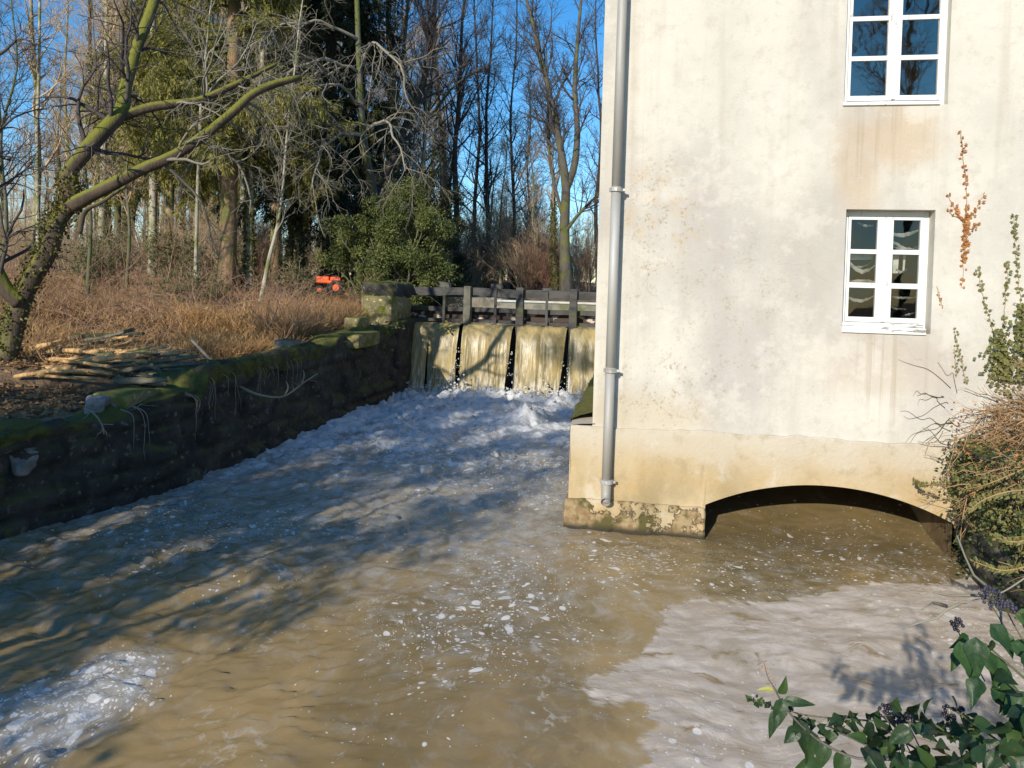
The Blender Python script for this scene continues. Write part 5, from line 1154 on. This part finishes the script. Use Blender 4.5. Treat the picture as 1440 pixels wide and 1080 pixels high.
mb = MB(); n_ = 420; c = A([FU(1410+rng.normal(0, 11), 508+rng.normal(0, 22), -abs(rng.normal(0, .03))) for _ in range(n_)]); mb.leaves(c, rng.normal(size=(n_, 3))-Z_*.5, -D_+rng.normal(0, .4, (n_, 3)), rng.uniform(.025, .05, n_), .036); c = A([FU(1440+rng.normal(0, 7), 470+rng.uniform(-45, 70), -abs(rng.normal(0, .03))) for _ in range(300)]); mb.leaves(c, rng.normal(size=(300, 3))-Z_*.5, -D_+rng.normal(0, .4, (300, 3)), rng.uniform(.025, .05, 300), .036)
mb.build('leaves', M['ivy_olive'], rt_)
# bare tendrils stuck to the render
st = MB()
for i in range(16):
    a_, b_ = rng.uniform(1325, 1350), rng.uniform(545, 640); pp_ = [(a_, b_)]
    dx, dy = rng.uniform(-14, -6), rng.normal(-1, 5)
    for k in range(6): pp_.append((pp_[-1][0]+dx+rng.normal(0, 3), pp_[-1][1]+dy+rng.normal(0, 5))); dy += rng.normal(1, 2)
    q = spline([FU(a, b, .02) for a, b in pp_], 18); st.tubes(q, np.linspace(.0028, .001, 18), 4)
tag(st.build('creeper_tendrils', M['bark_dark'], smooth=True, origin=FU(1340, 590)), 'thin bare creeper tendrils spreading left over the render', 'climber')
# the big brown and green creeper on the quay wall
cr_ = thing('creeper_mass', A([4.3, 6.0, 1.1]), 'big creeper of brown dead stems and green leaves beside the arch', 'climber')
def mound(n, z0, z1, rng_): # points over the body of the creeper
    t = rng_.random(n); ang = rng_.random(n); s = rng_.random(n)
    zz = z0+(z1-z0)*t; lim = np.interp(zz, [.05, .5, .9, 1.3, 1.7], [.05, .09, .16, .18, .02])
    Yv = 5.2+1.9*s; xl = 4.25-.236*(6.6-Yv)
    xx = xl-lim*rng_.random(n)**.5+(.9*rng_.random(n)**1.6)*(zz > 1.0)+.06*rng_.normal(size=n)
    return np.stack([xx, np.minimum(Yv, 6.78-.17*(xx-4)), zz], 1)
n_ = 210; c = mound(n_, 1.0, 1.75, rng); b = np.zeros((n_, 9, 3)); b[:, 0] = c+A([.48, 0, -.2])
d = nrm(np.stack([rng.normal(-.35, .6, n_), rng.normal(-.3, .5, n_), rng.uniform(.2, 1.1, n_)], 1)); L = rng.uniform(.35, .8, n_)
for k in range(1, 9): d = nrm(d+rng.normal(0, .16, d.shape)+A([-.05, 0, -.17])); b[:, k] = b[:, k-1]+d*(L/8)[:, None]
lim_ = O[1]-.02
def wallfix(b):
    s = ((b-O)@D_); over = np.maximum(s+.03, 0); return b-over[..., None]*D_
b = wallfix(b); b2, r2 = grow(b, np.full((n_, 9), .008), 9, (.1, 1), .45, .7, 6, .16, (0, 0, -.10), .6, .3, .0035); b2 = wallfix(b2); b3, r3 = grow(b2, r2, 3, (.2, 1), .2, .7, 4, .2, (0, 0, -.05), .6, .3, .002); b3 = wallfix(b3)
mb = MB(); mb.tubes(b, np.linspace(.010, .005, 9)[None]*np.ones((n_, 1)), 5); mb.tubes(b2, r2, 4, False); mb.tubes(b3, r3, 3, False); mb.build('dead_stems', M['vine'], cr_, smooth=True)
def leafcloud(n, z0, z1, mat, L, name, r_=.05):
    nc = n//9; cc = mound(nc, z0, z1, rng); idx = rng.integers(0, nc, n); p = wallfix(cc[idx]+rng.normal(0, r_, (n, 3))); mb = MB()
    mb.leaves(p, rng.normal(size=(n, 3))+A([-.3, -.4, -.5]), rng.normal(0, .5, (n, 3))+A([-.5, -.6, .6]), L*rng.uniform(.5, 1.3, n), L*.7, .12); mb.build(name, mat, cr_)
leafcloud(4200, .55, 1.18, M['ivy_olive'], .038, 'leaves'); leafcloud(4300, .08, 1.2, M['ivy'], .036, 'lower_leaves'); leafcloud(350, .9, 1.6, M['ivy_rust'], .03, 'dead_leaves')
# long bowed sprays with pale leaves
for i, pts in enumerate(([(1450, 688, 5.3), (1415, 692, 5.25), (1385, 702, 5.3), (1362, 718, 5.35)], [(1450, 655, 5.6), (1420, 668, 5.6), (1385, 682, 5.7), (1350, 690, 5.9)], [(1450, 758, 4.9), (1425, 762, 4.9), (1400, 756, 5.)], [(1330, 680, 6.3), (1300, 682, 6.6), (1285, 676, 6.9)], [(1450, 795, 4.6), (1410, 802, 4.7), (1370, 790, 4.8)])):
    q = spline([PD(*a_) for a_ in pts], 20); root = thing('bowed_spray', q[0], ['topmost long bowed spray edged with pale leaflets hanging before the dark wall', 'green spray arching left just under the brown stems', 'short pale spray hanging in the shade of the quay wall', 'small leafy spray reaching left over the arch end', 'lowest leafy spray hanging near the water by the quay wall'][i], 'spray')
    mb = MB(); mb.tubes(q, np.linspace(.007, .003, 20), 5); mb.build('stem', M['vine'], root, smooth=True); nn = 44; c, tg, _ = interp(q[None], np.ones((1, 20)), np.zeros(nn, int), np.linspace(0, 1, nn)); sd = np.where(np.arange(nn) % 2, 1, -1)[:, None]
    mb = MB(); mb.leaves(c, Z_*sd*.9+tg*.5+rng.normal(0, .25, c.shape), rng.normal(0, .4, c.shape)+A([0, -1, .4]), rng.uniform(.025, .045, nn), .022); mb.build('leaves', M['ivy_olive'], root)
# ---- foreground ivy in fruit at the lower right
def big_leaf(mb, c, d, n, L, W, droop=.25, lobe=0):
    d = d/np.linalg.norm(d); n = n-d*(n@d); n = n/np.linalg.norm(n); b = np.cross(d, n); m_, k_ = 9, 7
    t = np.linspace(0, 1, m_); prof = (np.sin(np.pi*t**.62)**.85)*(1-.25*t)
    if lobe: prof = prof*(1+.35*np.exp(-((t-.3)/.12)**2))
    V = np.zeros((m_, k_, 3))
    for j, s in enumerate(np.linspace(-1, 1, k_)):
        V[:, j] = c+d*(L*(t-.08*s*s*(1-t)))[:, None]+b*(s*prof*W*.5)[:, None]+n*(abs(s)*prof*W*.16-droop*L*t**2+.015*L*np.sin(7*t+3*s))[:, None]
    mb.grid(V)
iv = thing('ivy_bush', A([1.75, 1.3, .9]), 'fruiting ivy with glossy leaves and black berries in the lower right corner', 'ivy')
rng = np.random.default_rng(990); st = MB(); lf = MB(); lb = MB()
root_p = A([1.8, 1.15, .85])
ends = [(1300, 1010, 1.9), (1235, 1020, 1.95), (1180, 1030, 1.95), (1345, 1000, 1.8), (1400, 985, 1.75), (1395, 940, 1.75), (1440, 900, 1.75), (1385, 905, 1.8), (1260, 1060, 1.85), (1330, 1060, 1.7), (1400, 1050, 1.6), (1430, 1000, 1.6)]
def leaf_dir(spread=.9): return rng.normal(0, spread, 3)+A([-.35, -.5, -.55])
for a_, b_, y_ in ends:
    e_ = PD(a_, b_, y_); q = spline([root_p+rng.normal(0, .1, 3), (root_p+e_)/2+A([.05, .0, .08])+rng.normal(0, .05, 3), e_], 16); st.tubes(q, np.linspace(.006, .0025, 16), 6)
    for t in np.linspace(.35, 1, 15):
        c, tg, _ = interp(q[None], np.ones((1, 16)), np.zeros(1, int), A([t])); c = c[0]+rng.normal(0, .025, 3)
        L = rng.uniform(.03, .065); big_leaf(lf, c, leaf_dir(), A([-.3, -.7, .7])+rng.normal(0, .5, 3), L, L*rng.uniform(.6, .8), rng.uniform(0, .4))
for k in range(120):                            # crowded base of the bush along the frame edge
    a_ = rng.uniform(1215, 1470); b_ = rng.uniform(1012, 1100)-18*ss(1330, 1440, a_); c = PD(a_, b_, rng.uniform(1.5, 2.0)); L = rng.uniform(.028, .065)
    big_leaf(lf, c, leaf_dir(), A([-.3, -.7, .7])+rng.normal(0, .6, 3), L, L*rng.uniform(.55, .8), rng.uniform(0, .4))
for a_, b_, L, dx, dz in ((1350, 905, .085, .2, -.9), (1372, 900, .10, -.1, -1), (1395, 880, .085, .5, -.6), (1347, 918, .06, -.5, -1), (1425, 905, .085, .8, -.4), (1400, 925, .10, -.1, -1), (1430, 865, .07, .9, -.1), (1375, 955, .085, -.4, -.6), (1420, 960, .09, -.4, -.9), (1440, 930, .085, .1, -1), (1360, 895, .07, -.8, -.4), (1385, 915, .08, .3, -1), (1410, 890, .075, .2, -.7), (1415, 940, .08, -.7, -.6), (1438, 975, .08, -.5, -.7), (1395, 970, .075, .6, -.7), (1365, 935, .07, .1, -1)):
    big_leaf(lb, PD(a_, b_, 1.78+rng.normal(0, .06)), A([dx, -.35, dz]), A([-.3, -.8, .55])+rng.normal(0, .35, 3), L*.85, L*.44, .22, 1)
def umbel(px, py, Y, mat_b, n=24, r=.016, mbs=None):
    c = PD(px, py, Y); u = nrm(rng.normal(size=(n, 3))+A([0, 0, .35])); s = MB()
    for k in range(n): s.ball(c+u[k]*r*rng.uniform(.8, 1.15), .0042*rng.uniform(.8, 1.2), 7, 5)
    for k in range(n): st.tubes(np.stack([c-A([0, 0, r*.8]), c+u[k]*r]), [.0006, .0006], 3)
    st.tubes(spline([c-A([0, 0, r*.8]), c+A([.02, 0, -.05]), c+A([.05, -.05, -.13])], 8), [.0018]*8, 5)
    s.build('berries', mat_b, iv, smooth=True)
umbel(1245, 1000, 1.95, M['berry']); umbel(1335, 1003, 1.9, M['berry']); umbel(1262, 1014, 1.95, M['berry'], 16, .012); umbel(1278, 1013, 1.95, M['berry'], 14, .012)
umbel(1346, 878, 2.0, M['berry'], 26, .015); umbel(1394, 840, 2.0, M['berry_blue'], 44, .026); umbel(1418, 855, 2.0, M['berry_blue'], 24, .018); umbel(1350, 1000, 1.9, M['berry'], 10, .010)
# separate sprig with drooping leaves
tip = [PD(1260, 1068, 1.85), PD(1200, 1065, 1.9), PD(1150, 1040, 1.92), PD(1115, 1008, 1.93), PD(1098, 985, 1.95), PD(1088, 965, 1.95)]
q = spline(tip, 18); st.tubes(q, np.linspace(.004, .0022, 18), 6)
for a_, b_, c_x, c_z, L, W in ((1100, 985, -.3, -1, .08, .04), (1092, 1000, -.35, -1, .075, .03), (1105, 985, .7, .05, .075, .028), (1125, 1015, .15, -1, .085, .045), (1140, 1030, -.1, -1, .085, .05), (1120, 1025, -.7, -.7, .05, .04), (1098, 975, .2, .9, .05, .028), (1160, 1045, -.3, -1, .07, .045), (1150, 1072, -.9, -.3, .09, .05), (1185, 1058, -.2, -.9, .08, .05)):
    big_leaf(lf, PD(a_, b_, 1.93), A([c_x, -.25, c_z]), A([-.2, -.9, .4])+rng.normal(0, .15, 3), L, W, .2)
yl = MB(); big_leaf(yl, PD(1087, 970, 1.95), A([-1, -.1, .05]), A([0, -.6, .8]), .045, .016, .05); yl.build('yellow_leaf', M['yellowleaf'], iv, smooth=True)
q = spline([PD(1088, 966, 1.95), PD(1080, 952, 1.95), PD(1076, 938, 1.95), PD(1074, 930, 1.95)], 10); st.tubes(q, np.linspace(.0016, .0008, 10), 5)
fb_ = MB()
for k in range(26): t = rng.random(); c, _, _ = interp(q[None], np.ones((1, 10)), np.zeros(1, int), A([t])); fb_.ball(c[0]+rng.normal(0, .005+.006*(1-t), 3), .0018, 6, 4)
fb_.build('flower_stalk', M['ivy_rust'], iv, smooth=True)
# small lobed leaves behind the umbels
sm = MB()
for k in range(60):
    t = rng.random(); c = PD(1120+240*t, 1012+rng.normal(0, 6)+14*math.sin(t*9), 2.02+rng.normal(0, .04)); L = rng.uniform(.02, .045)
    big_leaf(sm, c, rng.normal(0, 1, 3)+A([0, 0, -.2]), A([-.2, -.8, .6])+rng.normal(0, .5, 3), L, L*.85, .1, 1)
q = spline([PD(1400, 1030, 1.9), PD(1300, 1018, 2.0), PD(1200, 1012, 2.02), PD(1130, 1005, 2.02), (PD(1060, 985, 2.02))], 20); st.tubes(q, np.linspace(.004, .0012, 20), 5)
for k in range(14): t = k/13.; sm.ball(PD(1052+40*t, 983+12*t+rng.normal(0, 3), 2.02), .004, 6, 4, .4); big_leaf(sm, PD(1055+55*t, 985+13*t, 2.02), rng.normal(0, 1, 3), A([0, -.8, .5])+rng.normal(0, .4, 3), .02, .016, .1, 1)
st.build('stems', M['bark_grey'], iv, smooth=True); lf.build('leaves', M['ivy_big'], iv, smooth=True); sm.build('small_leaves', M['ivy_big'], iv, smooth=True)
lb.build('broad_leaves', leafmat('bright_ivy_leaf', (.016, .046, .02), (.032, .08, .026), (.06, .115, .03), .42, .25, 1), iv, smooth=True)  # broad leaves also toned down in colour for the corner's shade
# thin twigs reaching over the foam
dead_branch([(1450, 800, 2.2), (1400, 832, 2.2), (1360, 845, 2.2), (1310, 860, 2.2)], .003, 51, 'fine bare twig reaching left over the scum from the corner')
